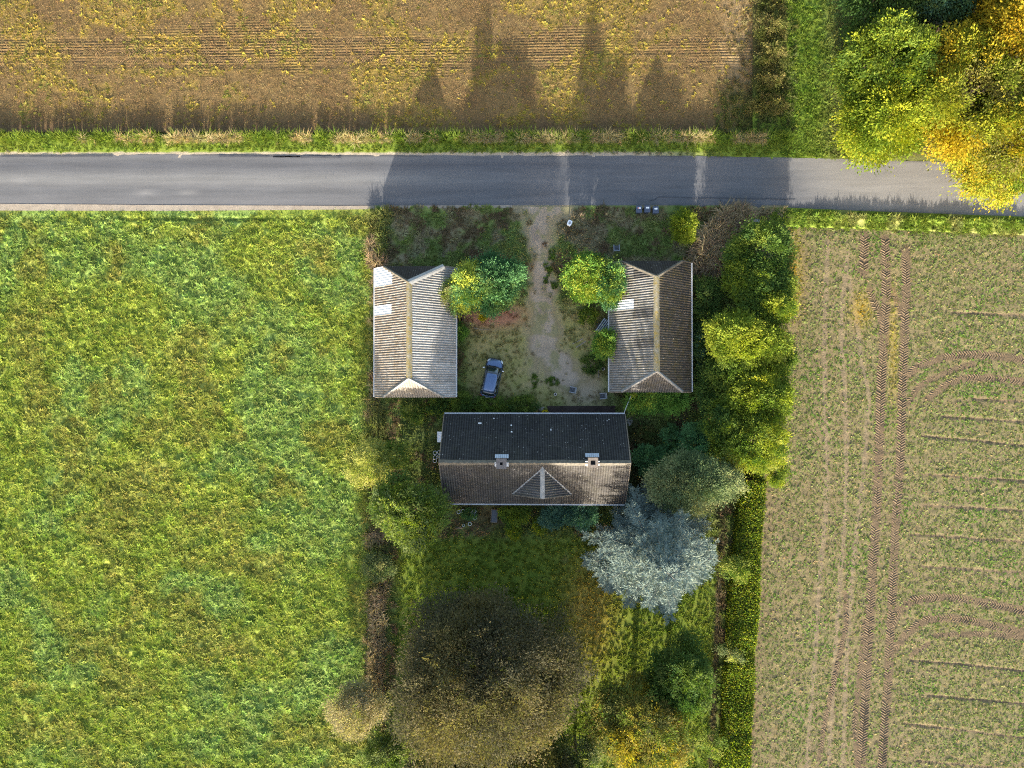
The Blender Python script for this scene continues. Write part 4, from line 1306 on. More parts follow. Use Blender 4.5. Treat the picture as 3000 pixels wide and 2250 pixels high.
tree("hazel_bush", "dark green bush in the gap behind the east barn's corner", 2095, 1130, 52, 80, 3.4, DKGREEN + MIDGREEN[:1], 260, 38, .9, .22, cat="bush", seed=47, tr=.1, group=ER)
tree("hazel_bush", "dark bush squeezed along the east barn's east wall, northern one", 2075, 880, 40, 70, 2.6, DKGREEN, 200, 36, .8, .22, cat="bush", seed=48, tr=.08, group=ER, zfrac=.5)
tree("hazel_bush", "dark bush along the east barn's east wall, southern one", 2062, 1010, 32, 80, 2.6, DKGREEN + BLUEG[:1], 180, 36, .8, .22, cat="bush", seed=49, tr=.08, group=ER, zfrac=.5)
tree("hornbeam_tree", "mid green tree filling the row between the reeds and the brightest tree", 2190, 815, 62, 70, 5.0, MIDGREEN + LIME[:1], 260, 42, 1.1, .25, seed=141, tr=.15, group=ER, rough=.3)
tree("hornbeam_tree", "green tree in the row right under the brightest one's south side", 2150, 1095, 66, 62, 5.2, MIDGREEN + YGREEN[:1], 280, 42, 1.1, .25, seed=142, tr=.15, group=ER, rough=.3)
tree("hornbeam_tree", "green tree in the row beside the rounded conifer bushes", 2125, 1240, 66, 70, 5.2, MIDGREEN + LIME[:1] + DKGREEN[:1], 300, 42, 1.1, .25, seed=143, tr=.15, group=ER, rough=.3)
tree("hazel_bush", "light green bush at the foot of the row on the crop field side", 2290, 1050, 34, 46, 3.2, YGREEN[:1] + MIDGREEN, 130, 38, .9, .22, cat="bush", seed=144, tr=.08, group=ER, rough=.3)
tree("hazel_bush", "green bush at the crop field edge near the row's south end", 2268, 1385, 40, 34, 2.8, LIME[:2] + MIDGREEN[:1], 120, 38, .8, .2, cat="bush", seed=145, tr=.08, group=ER, rough=.3)
tree("thuja_hedge", "bright green thuja bush along the east barn's south end", 1878, 1172, 46, 38, 3.4, THUJA + YGREEN[:1], 190, 44, .95, .24, cat="bush", seed=50, mat=NEEDLE, leafw=.42, tr=.1, zfrac=.55, lift=.35, droop=.3)
tree("thuja_hedge", "bright green thuja bush at the east barn's south-east corner", 1962, 1172, 56, 38, 3.2, THUJA, 220, 44, .95, .24, cat="bush", seed=51, mat=NEEDLE, leafw=.42, tr=.1, zfrac=.55, lift=.35, droop=.3)
tree("yew_bush", "rounded blue green conifer bush east of the farmhouse, right-hand of three", 2040, 1290, 48, 52, 3.6, CYPRESS[:3], 240, 40, .7, .2, cat="bush", seed=52, mat=NEEDLE, leafw=.4, tr=.1, lift=.4, zfrac=.5)
tree("yew_bush", "blue green conifer bush nearest the farmhouse's east gable", 1900, 1345, 42, 46, 2.8, CYPRESS[:3], 200, 40, .7, .2, cat="bush", seed=53, mat=NEEDLE, leafw=.4, tr=.1, lift=.4, zfrac=.5)
tree("yew_bush", "small dark conifer bush between its two larger neighbours", 1962, 1290, 30, 42, 2.2, CYPRESS[:3] + DKGREEN[:1], 140, 38, .6, .18, cat="bush", seed=54, mat=NEEDLE, leafw=.4, tr=.08, lift=.4, zfrac=.5)
tree("bramble_bush", "brownish bramble in the shade off the farmhouse's north-east corner", 1890, 1272, 30, 26, 1.1, WEEDY + DKGREEN[:1], 90, 30, .6, .17, cat="bush", seed=55, tr=.03, zfrac=.45, limbs=3)
tree("pine_tree", "grey green pine right behind the blue cedar", 2018, 1412, 130, 88, 7.4, GREYGREEN, 760, 46, 1.15, .27, seed=56, mat=NEEDLE, leafw=.34, tr=.22, rough=.16, lift=.2, bark=BARKG)

# --- around the farmhouse
tree("lilac_bush", "leafy green bush row under the farmhouse's north-west eave", 1345, 1180, 50, 26, 1.6, MIDGREEN + DKGREEN[:1], 150, 34, .6, .17, cat="bush", seed=60, tr=.04, zfrac=.45)
tree("lilac_bush", "dense green bush south of the parked car", 1440, 1188, 52, 26, 1.5, MIDGREEN, 160, 34, .6, .17, cat="bush", seed=61, tr=.04, zfrac=.45)
tree("lilac_bush", "green bush beside the front path of the farmhouse", 1530, 1186, 46, 26, 1.5, DKGREEN + MIDGREEN[:2], 150, 34, .6, .17, cat="bush", seed=62, tr=.04, zfrac=.45)
tree("hazel_bush", "pale leafed bush just south of the west barn", 1212, 1212, 36, 26, 1.9, MIDGREEN + PALELIME[:1], 100, 36, .6, .18, cat="bush", seed=63, tr=.05, zfrac=.5, shell=.3)
tree("hazel_bush", "low green bush between the west barn and the farmhouse", 1278, 1190, 36, 24, 1.4, MIDGREEN + DKGREEN[:1], 100, 34, .6, .17, cat="bush", seed=64, tr=.04, zfrac=.45)
tree("ash_sapling", "pale lime young tree at the meadow edge west of the farmhouse", 1088, 1350, 66, 62, 5.2, PALELIME, 210, 40, 1.0, .22, seed=65, tr=.1, rough=.3, shell=.3, lift=.1)
tree("ash_sapling", "thin green sapling reaching from the pale tree towards the farmhouse", 1165, 1335, 42, 34, 3.4, MIDGREEN + PALELIME[:1], 90, 38, .9, .2, seed=66, tr=.06, shell=.3, rough=.35)
tree("maple_tree", "bushy green tree at the farmhouse's south-west corner, sunlit yellow mixed into its leaf colour", 1215, 1505, 112, 112, 8.0, MIDGREEN + GREYGREEN[:2] + YGREEN[:1], 640, 46, 1.15, .27, seed=67, tr=.22, rough=.25, patch=.3, lift=.25)  # yellow green in the palette imitates its sunlit middle
tree("willow_bush", "grey green low bush at the meadow edge south of the bushy tree", 1110, 1660, 45, 34, 2.2, GREYGREEN, 110, 34, .8, .19, cat="bush", seed=68, tr=.06)
tree("potted_shrub", "leafy shrub standing among the flower pots south of the farmhouse", 1374, 1507, 24, 17, .75, CYPRESS[:2] + DKGREEN[:1], 80, 28, .35, .12, cat="bush", seed=69, tr=.03, zfrac=.5, limbs=3)
tree("hydrangea_bush", "yellow green bush below the farmhouse's south eave, left of the teal ones", 1510, 1508, 46, 34, 1.8, LIME[:1] + MIDGREEN, 170, 36, .6, .19, cat="bush", seed=70, tr=.05, zfrac=.5)
tree("hydrangea_bush", "smaller yellow green bush on the lawn side of the larger one", 1508, 1555, 24, 20, 1.2, LIME[:2] + MIDGREEN[:1], 70, 34, .5, .17, cat="bush", seed=71, tr=.04, zfrac=.5)
tree("hydrangea_bush", "little yellow green bush beside the teal juniper", 1582, 1540, 20, 24, 1.1, LIME[:2] + MIDGREEN[:1], 60, 32, .5, .16, cat="bush", seed=72, tr=.04, zfrac=.5)
tree("juniper_bush", "teal juniper below the middle of the farmhouse's south eave", 1625, 1512, 44, 32, 2.0, BLUEG, 200, 40, .7, .22, cat="bush", seed=73, mat=NEEDLE, leafw=.4, tr=.06, zfrac=.5, lift=.3)
tree("juniper_bush", "teal juniper next to the blue cedar", 1705, 1508, 50, 36, 2.3, BLUEG + CYPRESS[:1], 220, 40, .7, .22, cat="bush", seed=74, mat=NEEDLE, leafw=.4, tr=.06, zfrac=.5, lift=.3)

# --- south garden
tree("copper_beech", "huge dark copper beech filling the south garden, largest tree of all", 1412, 1985, 285, 290, 14.8, COPPER, 2100, 56, 2.3, .31, seed=80, tr=.55, rough=.12, lift=.0, droop=.3, zfrac=.5, limbs=22, shell=.5, lobes=30, zmin=-.85, spread=.24, leafw=.42)
tree("hornbeam_tree", "olive tree at the bottom edge, left part of the copper beech's south side", 1300, 2290, 150, 120, 9.0, OLIVE + COPPER[:2] + MIDGREEN[:1], 620, 44, 1.3, .28, seed=180, tr=.25, rough=.2, zmin=-.8)
tree("hornbeam_tree", "olive tree at the bottom edge, right part of the copper beech's south side", 1560, 2300, 150, 125, 9.5, OLIVE + COPPER[:2], 620, 44, 1.3, .28, seed=181, tr=.25, rough=.2, zmin=-.8)
tree("dry_tree", "pale tan half-bare tree at the meadow's edge beside the copper beech", 1045, 2075, 75, 92, 6.0, DRYTAN, 330, 40, 1.1, .20, seed=81, tr=.14, bark=BARKG, rough=.25, shell=.35, group=None)
tree("holly_tree", "dark green tree near the clipped hedge in the south garden", 1985, 1985, 100, 108, 8.5, DKGREEN + [(1.5, (0.08, 0.12, 0.015))], 620, 44, 1.1, .26, seed=82, tr=.2, rough=.2)
tree("hornbeam_tree", "olive gold tree at the bottom edge between the beech and the dark green tree", 1875, 2130, 140, 150, 9.5, OLIVE + GOLD[:1] + MIDGREEN[:1], 900, 46, 1.2, .26, seed=83, tr=.28, rough=.2, patch=.45)
tree("hornbeam_tree", "small grey green tree touching the beech's lower right side", 1690, 2215, 66, 60, 6.5, GREYGREEN + MIDGREEN[:1] + PALELIME[:1], 260, 42, 1.1, .24, seed=84, tr=.16)
tree("hawthorn_bush", "green bush at the bottom edge beside the meadow and the beech", 1130, 2215, 58, 52, 4.0, MIDGREEN + GREYGREEN[:2], 220, 40, .9, .22, cat="bush", seed=85, tr=.1)
tree("young_ash", "thin pale sapling between the olive tree and the clipped hedge", 2085, 2175, 28, 40, 3.0, PALELIME[:1] + MIDGREEN, 46, 34, .8, .2, seed=86, tr=.05, shell=.25, rough=.4)
tree("young_ash", "thin silvery sapling growing out of the clipped hedge", 2150, 1915, 30, 26, 3.2, GREYGREEN + PALELIME[:1], 46, 34, .7, .18, seed=87, tr=.05, shell=.25, rough=.4)
tree("young_ash", "light green sapling at the hedge beside the blue cedar", 2155, 1665, 34, 32, 3.4, MIDGREEN + PALELIME[:1], 70, 34, .8, .19, seed=88, tr=.05, shell=.3, rough=.3)


# --- blue atlas cedar: tiers of forked boughs with short blue shoots
def cedar(u, v, ru, rv, h, seed):
    rng = np.random.default_rng(seed)
    zc = h * .45; c = P(u, v, zc); sc = (CAM_Z - zc) / FPX
    T = thing("blue_cedar", "silvery blue cedar with star-shaped boughs south-east of the farmhouse", "tree", (c.x, c.y, 0))
    Rx, Ry = ru * sc, rv * sc
    pos, dr, nn, ln, cc = [], [], [], [], []
    wood = MB()
    wood.tube([(0, 0, -.1), (0, 0, h * .5), (0, 0, h)], [.34, .16, .02], 8)
    nb = 210
    lob = rng.uniform(.66, 1.14, 24)
    for i in range(nb):
        f = (i + rng.random()) / nb
        z0 = 1.0 + (h - 1.2) * f
        a = i * 2.39996 + rng.normal(0, .2)
        ext = (1 - f) ** .55 * np.interp(a % (2 * math.pi), np.linspace(0, 2 * math.pi, 24), lob) * rng.uniform(.8, 1.05)
        Lb = max(.10, ext)
        d = np.array((math.cos(a) * Rx, math.sin(a) * Ry, 0)) * Lb
        length = np.linalg.norm(d); dh = d / length
        rise = rng.uniform(.05, .35) * (1 if f < .75 else 2)
        p0 = np.array((0, 0, z0 - .12 * length))
        wood.tube([p0, p0 + d * .5 + UP * rise * length * .35, p0 + d * .95 + UP * rise * length * .55], [.06 * (1 - f) + .012, .022, .008], 5, caps=False)
        n2 = int(8 + length * 5.0)
        sidev = np.array((-dh[1], dh[0], 0))
        for j in range(n2):
            t_ = .06 + .94 * (j + rng.random()) / n2
            q = p0 + d * t_ + UP * length * rise * (.6 * t_ - .05 * t_ * t_)
            sg = 1 if j % 2 else -1
            ang = rng.normal(.85, .18) * sg
            d2 = dh * math.cos(ang) + sidev * math.sin(ang) + UP * rng.uniform(-.1, .3)
            l2 = (.35 + .9 * (1 - t_) * min(1, length / 4)) * rng.uniform(.6, 1.25) + .2
            tone = rng.uniform(.85, 1.15)
            n3 = int(5 + l2 * 15)
            s2 = np.cross(d2, UP); s2 /= np.linalg.norm(s2) + 1e-9
            for k in range(n3):
                tt = (k + rng.random()) / n3
                e = q + d2 * l2 * tt - UP * .06 * tt * tt
                a3 = rng.uniform(.5, 1.0) * (1 if k % 2 else -1)
                d3 = d2 * math.cos(a3) + s2 * math.sin(a3) + UP * rng.uniform(-.1, .45)
                pos.append(e); dr.append(d3); nn.append(UP + rng.normal(0, .35, 3)); ln.append(rng.uniform(.2, .38)); cc.append(tone)
            pos.append(q); dr.append(d2); nn.append(UP + rng.normal(0, .3, 3)); ln.append(l2 * .9); cc.append(tone * 1.1)
    pos, dr, nn, ln, cc = map(np.array, (pos, dr, nn, ln, cc))
    dr, nn = nrm(dr), nrm(nn)
    V, F = leaf_quads(pos, dr, nn, ln, np.where(ln > .4, .05, ln * .24), .05)
    basec = np.array([(.135, .18, .16), (.165, .205, .175), (.185, .215, .165), (.11, .155, .145)])
    tint = basec[rng.choice(4, len(pos), p=[.4, .3, .15, .15])] * cc[:, None] * rng.uniform(.92, 1.08, (len(pos), 1))
    put_crown("crown", V, np.clip(np.repeat(tint, 4, 0), 0, .6), T, NEEDLE)
    wood.build("trunk", BARKG, T, smooth=True)
    return len(pos)


cedar(1924, 1632, 230, 214, 12.6, 90)


# --- clipped hedge along the crop field
def hedge(pts, w0, hgt, seed):
    rng = np.random.default_rng(seed)
    q = [P(a, b, 1.0) for a, b in pts]
    c = q[0]
    T = thing("clipped_hedge", "long clipped hedge between the south garden and the crop field", "hedge", (c.x, c.y, 0))
    q = [p - Vector((c.x, c.y, 1.0)) for p in q]
    seg = np.array([(b - a).length for a, b in zip(q[:-1], q[1:])]); cum = np.concatenate([[0], np.cumsum(seg)])
    N = 46000
    s = rng.uniform(0, cum[-1], N)
    qx = np.array([p.x for p in q]); qy = np.array([p.y for p in q])
    cx, cy = np.interp(s, cum, qx), np.interp(s, cum, qy)
    face = rng.random(N); w = w0 * (1 + .18 * (fbm(s, s * 0, 2.2, 401, 3) - .5) * 2)
    hh = hgt * (1 + .12 * (fbm(s, s * 0 + 9, 1.6, 404, 3) - .5) * 2)
    top = face < .52
    off = np.where(top, rng.uniform(-1, 1, N), np.where(face < .76, -1, 1) * (1 + rng.normal(0, .06, N))) * w / 2
    zz = np.where(top, hh + rng.normal(0, .09, N) - .25 * np.abs(off / (w / 2)) ** 6, hh * rng.random(N))
    pos = np.stack([cx + off, cy + rng.normal(0, .1, N), np.maximum(zz, .05)], 1)
    out = nrm(np.stack([np.where(top, rng.normal(0, .5, N), np.sign(off)), rng.normal(0, .5, N), np.where(top, 1.0, .3)], 1))
    d = nrm(out + rng.normal(0, .8, (N, 3))); nr_ = nrm(out + rng.normal(0, .7, (N, 3)))
    ll = rng.uniform(.12, .26, N)
    V, F = leaf_quads(pos, d, nr_, ll, ll * .6)
    cl = pal(rng, LIME + MIDGREEN + [(1.5, (.22, .21, .03)), (1, (.16, .14, .03))], N)
    g = fbm(s, off, 1.8, 407, 3)
    tint = cl * (.75 + .5 * g[:, None]) * rng.uniform(.75, 1.25, (N, 1))
    put_crown("foliage", V, np.clip(np.repeat(tint, 4, 0), 0, .6), T, LEAF)
    core = MB()
    for a, b in zip(q[:-1], q[1:]):
        k = w0 / 2 - .22; z = hgt - .22
        core.add([(a.x - k, a.y, 0), (a.x + k, a.y, 0), (a.x + k, a.y, z), (a.x - k, a.y, z), (b.x - k, b.y, 0), (b.x + k, b.y, 0), (b.x + k, b.y, z), (b.x - k, b.y, z)],
                 [(3, 2, 6, 7), (0, 3, 7, 4), (1, 5, 6, 2), (0, 1, 2, 3), (4, 7, 6, 5)])
    core.build("twigs", plain("hedge_twigs", (0.05, 0.04, 0.022), .95), T)


hedge([(2200, 1405), (2196, 1500), (2188, 1600), (2180, 1720), (2172, 1850), (2164, 1980), (2158, 2110), (2150, 2290)], 2.35, 1.9, 95)
# ------------------------------------------------------------------ car
PAINT = NT("dark_blue_car_paint"); PAINT.bsdf((0.075, 0.125, 0.235), 0.36, metal=0.6, spec=0.5, coat=1.0, **{'Coat Roughness': 0.04}); PAINT = PAINT.m
CARGLASS = NT("car_glass"); CARGLASS.bsdf((0.012, 0.02, 0.022), 0.03, spec=0.9, coat=0.6); CARGLASS = CARGLASS.m
BLKPL = plain("black_plastic", (0.018, 0.018, 0.02), 0.5, var=0.1)
RUBBER = plain("tyre_rubber", (0.015, 0.015, 0.015), 0.85, var=0.1)
ALLOY = plain("alloy", (0.45, 0.46, 0.47), 0.3, metal=0.8, var=0.05)
LAMP = plain("headlight_glass", (0.55, 0.58, 0.62), 0.08, spec=0.8, var=0.05)
REDL = plain("tail_light_glass", (0.25, 0.02, 0.02), 0.15, spec=0.6, var=0.05)
PLATE = plain("number_plate", (0.62, 0.63, 0.65), 0.4, var=0.04)


def loft(sections, closed_ends=True):
    """sections: lists of equal length of points"""
    n = len(sections[0]); vs = [p for s in sections for p in s]
    fs = [(i * n + j, i * n + (j + 1) % n, (i + 1) * n + (j + 1) % n, (i + 1) * n + j) for i in range(len(sections) - 1) for j in range(n)]
    if closed_ends:
        fs += [tuple(reversed(range(n))), tuple(range((len(sections) - 1) * n, len(sections) * n))]
    return MB().add(vs, fs)


def make_car():
    f, r_ = P(1452.5, 1052, .8), P(1428.5, 1163, .8)
    c = (f + r_) / 2; hd = math.atan2(f.y - r_.y, f.x - r_.x) - math.pi / 2
    C = thing("parked_car", "dark blue hatchback parked on the grass of the yard", "car", (c.x, c.y, 0.03), hd)
    C.scale = (1.06, 1.0, 1.0)
    # y forward. (y, half width at the sill, half width at the belt, z of belt / bonnet crown)
    prof = [(-2.05, .62, .60, .78), (-1.98, .76, .74, .92), (-1.75, .84, .80, .99), (-1.2, .87, .83, .99), (-.4, .875, .84, .97), (.4, .87, .835, .94),
            (.95, .86, .82, .92), (1.35, .85, .79, .87), (1.7, .80, .72, .79), (1.93, .70, .62, .70), (2.05, .50, .44, .60)]
    secs = []
    for y, ws, wb, zb in prof:
        z0 = .24 if -1.95 < y < 1.95 else .34
        half = [(ws * .92, z0), (ws, z0 + .14), (ws * 1.01, zb * .62), (wb * 1.0, zb - .10), (wb * .93, zb - .015), (wb * .55, zb + .035), (0, zb + .05)]
        ring = [(x, y, z) for x, z in half] + [(-x, y, z) for x, z in reversed(half[:-1])]
        secs.append(ring)
    b = loft(secs).build("body", PAINT, C, smooth=True)
    b.modifiers.new("sub", 'SUBSURF').render_levels = 1
    # greenhouse: (y, half width belt, half width roof, roof z) roof plate
    roof = [(-1.50, .52, 1.40), (-1.25, .575, 1.475), (-.7, .60, 1.515), (-.1, .60, 1.52), (.35, .57, 1.475), (.48, .555, 1.44)]
    rs = []
    for y, w_, z in roof:
        rs.append([(-w_, y, z - .05), (-w_, y, z), (-w_ * .55, y, z + .035), (0, y, z + .045), (w_ * .55, y, z + .035), (w_, y, z), (w_, y, z - .05)])
    R_ = loft(rs).build("roof", PAINT, C, smooth=True)
    MB().tube([(0, -1.28, 1.50), (0, -1.36, 1.60)], .012, 6).build("aerial", BLKPL, R_)

    def pane(name, pts, th=.012, mat=CARGLASS):
        # pts: rows of points -> thin curved sheet
        k = len(pts[0]); vs = [p for row in pts for p in row]
        fs = [(i * k + j, i * k + j + 1, (i + 1) * k + j + 1, (i + 1) * k + j) for i in range(len(pts) - 1) for j in range(k - 1)]
        o = MB().add(vs, fs).build(name, mat, C, smooth=True)
        s = o.modifiers.new("solid", 'SOLIDIFY'); s.thickness = th; return o
    # windscreen from cowl to roof edge
    rows = []
    for t_ in (0, .25, .5, .75, 1):
        y = 1.28 + (.47 - 1.28) * t_; z = .94 + (1.465 - .94) * (t_ ** .85); w_ = .74 + (.55 - .74) * t_
        rows.append([(w_ * s, y - .10 * s * s * (1 - t_ * .5), z + .02 * (1 - s * s)) for s in (-1, -.6, -.2, .2, .6, 1)])
    pane("windscreen", rows)
    rows = []
    for t_ in (0, .5, 1):
        y = -1.88 + (-1.50 + 1.88) * t_; z = 1.02 + (1.39 - 1.02) * t_; w_ = .66 + (.52 - .66) * t_
        rows.append([(w_ * s, y + .06 * s * s, z + .01) for s in (1, .5, 0, -.5, -1)])
    pane("rear_window", rows)
    for sg in (-1, 1):
        for (ya, yb, nm) in ((-1.72, -.98, "quarter_window"), (-.93, -.12, "side_window"), (-.06, 1.12, "side_window")):
            ra = min(max(ya, -1.42), .44); rb = min(max(yb, -1.42), .44)
            wr = lambda y: float(np.interp(y, [p[0] for p in roof], [p[1] for p in roof])); zr = lambda y: float(np.interp(y, [p[0] for p in roof], [p[2] for p in roof])) - .03
            lo = [(sg * .82, ya, .985), (sg * (.82 if yb < 1 else .76), yb, .965)]; hi = [(sg * (wr(ra) + .01), ra, zr(ra)), (sg * (wr(rb) + .01), rb, zr(rb))]
            mid = [tuple((np.array(lo[i]) * .5 + np.array(hi[i]) * .5) + np.array((sg * .02, 0, .02))) for i in (0, 1)]
            pane(nm, [lo, mid, hi])
        # pillars and roof rails
        MB().tube([(sg * .79, 1.25, .95), (sg * .66, .85, 1.24), (sg * .565, .45, 1.455), (sg * .61, -.3, 1.515), (sg * .585, -1.2, 1.46), (sg * .60, -1.6, 1.26), (sg * .74, -1.86, 1.0)], .028, 6).build("roof_rail", BLKPL, C, smooth=True)
        MB().tube([(sg * .835, -.95, .97), (sg * .60, -.95, 1.48)], .03, 6).build("pillar", BLKPL, C)
        MB().tube([(sg * .84, -.09, .96), (sg * .605, -.09, 1.50)], .03, 6).build("pillar", BLKPL, C)
        m = MB().box((sg * .96, .92, 1.0), (.20, .09, .14), rz=sg * -.25)
        mo = m.build("mirror", LAMP, C, bevel=.02)
        MB().tube([(sg * .82, .95, .95), (sg * .93, .92, .98)], .02, 6).build("mirror_arm", BLKPL, mo)
        MB().add([(sg * .52, 1.98, .66), (sg * .72, 1.86, .68), (sg * .77, 1.66, .80), (sg * .60, 1.80, .80)], [(0, 1, 2, 3)]).build("headlight", LAMP, C).modifiers.new("s", 'SOLIDIFY').thickness = .05
        MB().add([(sg * .60, -2.02, .74), (sg * .80, -1.90, .74), (sg * .78, -1.88, .98), (sg * .62, -1.98, .98)], [(0, 1, 2, 3)]).build("tail_light", REDL, C).modifiers.new("s", 'SOLIDIFY').thickness = .05
        for yy in (-1.28, 1.28):
            w = thing("wheel", None, None, (sg * .79, yy, .31)); w.parent = C
            ty = MB(); 
            tp = [(.2, -.09), (.29, -.1), (.315, -.07), (.315, .07), (.29, .1), (.2, .09), (.2, -.09)]
            ty.v = []; n = 24
            for rr, xx in tp: ty.v += [(xx, rr * math.cos(2 * math.pi * j / n), rr * math.sin(2 * math.pi * j / n)) for j in range(n)]
            ty.f = [(i * n + j, i * n + (j + 1) % n, (i + 1) * n + (j + 1) % n, (i + 1) * n + j) for i in range(len(tp) - 1) for j in range(n)]
            ty.build("tyre", RUBBER, w, smooth=True)
            rm = MB().tube([(-.06, 0, 0), (.06, 0, 0)], .07, 10)
            for k in range(5):
                a = 2 * math.pi * k / 5; rm.box((sg * .06, .13 * math.cos(a), .13 * math.sin(a)), (.03, .22, .05), M=Matrix.Rotation(a, 3, 'X'))
            rm.build("rim", ALLOY, w)
    MB().box((0, -2.07, .44), (1.35, .10, .16)).build("rear_bumper", PLATE, C, bevel=.03)
    MB().box((0, -2.07, .72), (.52, .03, .12)).build("number_plate", PLATE, C)
    MB().box((0, 2.045, .42), (1.0, .08, .16)).build("front_grille", BLKPL, C, bevel=.02)
    MB().tube([(-.62, 1.30, .955), (-.1, 1.22, .985)], .012, 5).build("wiper", BLKPL, C)
    MB().tube([(.0, 1.30, .965), (.52, 1.22, .975)], .012, 5).build("wiper", BLKPL, C)
    MB().tube([(0, -1.90, 1.08), (.3, -1.84, 1.12)], .012, 5).build("wiper", BLKPL, C)
    return C


make_car()

# ------------------------------------------------------------------ wheelie bins
BINM = plain("dark_bin_plastic", (0.05, 0.065, 0.10), 0.45, var=0.12); STICK = plain("white_sticker", (0.78, 0.78, 0.76), 0.5, var=0.03); PINK = plain("sticker_print", (0.55, 0.25, 0.22), 0.5, var=0.05)


def make_bin(u, v, rz, label, pink):
    q = P(u, v, 1.05)
    B = thing("wheelie_bin", label, "bin", (q.x, q.y, 0.05), rz, "bins at the roadside")
    # front faces +y (road); handle and wheels at the road side
    body = MB()
    lo = [(-.22, -.26), (.22, -.26), (.22, .22), (-.22, .22)]; hi = [(-.28, -.34), (.28, -.34), (.28, .32), (-.28, .32)]
    body.add([(x, y, .06) for x, y in lo] + [(x, y, .98) for x, y in hi], [(3, 2, 1, 0), (0, 1, 5, 4), (1, 2, 6, 5), (2, 3, 7, 6), (3, 0, 4, 7), (4, 5, 6, 7)])
    body.build("body", BINM, B, bevel=.02)
    lid = MB(); prof = [(-.37, 1.0), (-.36, 1.035), (-.15, 1.075), (.15, 1.09), (.34, 1.07)]
    lid.add([(sx * .30, y, z) for y, z in prof for sx in (-1, 1)] + [(sx * .30, y, z - .04) for y, z in prof for sx in (-1, 1)],
            [(2 * i, 2 * i + 1, 2 * i + 3, 2 * i + 2) for i in range(4)] + [(10 + 2 * i, 12 + 2 * i, 13 + 2 * i, 11 + 2 * i) for i in range(4)] + [(0, 2, 12, 10), (2, 4, 14, 12), (4, 6, 16, 14), (6, 8, 18, 16), (1, 11, 13, 3), (3, 13, 15, 5), (5, 15, 17, 7), (7, 17, 19, 9), (0, 10, 11, 1), (8, 9, 19, 18)])
    L = lid.build("lid", BINM, B, bevel=.008)
    MB().box((-.07 , .10, 1.092), (.13, .16, .006), M=Matrix.Rotation(math.radians(3.5), 3, 'X')).build("sticker", PINK if pink else STICK, L)
    MB().box((.09, .10, 1.092), (.16, .16, .006), M=Matrix.Rotation(math.radians(3.5), 3, 'X')).build("sticker", STICK, L)
    MB().tube([(-.24, .38, 1.0), (.24, .38, 1.0)], .018, 8).box((-.24, .35, .99), (.03, .1, .03)).box((.24, .35, .99), (.03, .1, .03)).build("handle", BINM, B)
    for sx in (-1, 1):
        MB().tube([(sx * .235, .26, .10), (sx * .285, .26, .10)], .10, 14).build("wheel", RUBBER, B)


make_bin(1872, 613, .02, "wheelie bin nearest the driveway, reddish mark on its lid sticker", True)
make_bin(1896.5, 612, -.03, "middle one of the three dark wheelie bins at the roadside", False)
make_bin(1921, 615, .04, "wheelie bin nearest the round golden bush", False)

# ------------------------------------------------------------------ letter box, cabinet
WHITEM = plain("white_enamel", (0.70, 0.72, 0.76), 0.4, var=0.05)
q = P(1669, 653, 1.1)
M_ = thing("letter_box", "white letter box on a wooden post beside the driveway entrance", "letter box", (q.x, q.y, 0.02), math.radians(-25))
bx = MB().prism([(-.19, -.28), (.19, -.28), (.23, -.12), (.23, .12), (.19, .28), (-.19, .28), (-.23, .12), (-.23, -.12)], .85, 1.14)
bb = bx.build("box", WHITEM, M_, bevel=.03)
MB().prism([(.12 * math.cos(t_), .17 * math.sin(t_)) for t_ in [2 * math.pi * i / 14 for i in range(14)]], 1.141, 1.155).build("lid", plain("grey_emblem", (0.22, 0.23, 0.25), .4), bb)
MB().box((.0, -.1, .42), (.10, .10, .86)).box((0, .0, .87), (.5, .1, .04)).build("post", WOODM, M_)
CABM = plain("grey_cabinet", (0.24, 0.255, 0.29), 0.5, var=0.08)
q = P(2213, 647, .95)
K = thing("utility_cabinet", "flat grey metal utility cabinet standing by the brown reeds", "cabinet", (q.x, q.y, 0), -.03)
MB().box((0, 0, .45), (.74, .30, .88)).build("body", CABM, K, bevel=.01)
MB().box((0, 0, .925), (.86, .42, .07)).build("lid", CABM, K, bevel=.015)
MB().box((0, .155, .48), (.68, .02, .7)).build("door", CABM, K, bevel=.004)
MB().box((.25, .17, .5), (.04, .03, .12)).build("handle", BLKPL, K)

# ------------------------------------------------------------------ garden chairs
CHM = plain("grey_resin_weave", (0.20, 0.215, 0.24), 0.6, var=0.12); CHS = plain("dark_seat", (0.045, 0.05, 0.058), 0.8, var=0.15)


def chair(u, v, rz, label, mat):
    q = P(u, v, .5)
    C = thing("garden_chair", label, "chair", (q.x, q.y, 0.05), rz, "garden chairs")
    MB().box((0, .02, .38), (.46, .52, .06)).build("seat", CHS, C, bevel=.01)
    for k in range(3): MB().box((0, -.14 + k * .16, .415), (.40, .012, .012)).build("seat_slat", mat, C)
    bk = MB().box((0, -.31, .66), (.62, .07, .56), M=Matrix.Rotation(math.radians(12), 3, 'X')).build("backrest", mat, C, bevel=.02)
    for sx in (-1, 1):
        MB().box((sx * .28, .02, .62), (.085, .62, .045)).build("armrest", mat, C, bevel=.01)
        MB().box((sx * .28, .28, .305), (.06, .06, .58)).build("leg", mat, C)
        MB().box((sx * .28, -.26, .305), (.06, .06, .58)).build("leg", mat, C)
    return C


chair(1806, 727, math.radians(2), "dark seated grey garden chair alone in the front garden, north of the yard conifers", CHM)
chair(1677, 1142, math.radians(78), "grey garden chair in the middle of the yard by the small ring pot", CHM)
chair(1766, 1160, math.radians(94), "grey garden chair near the east barn's south-west corner", CHM)

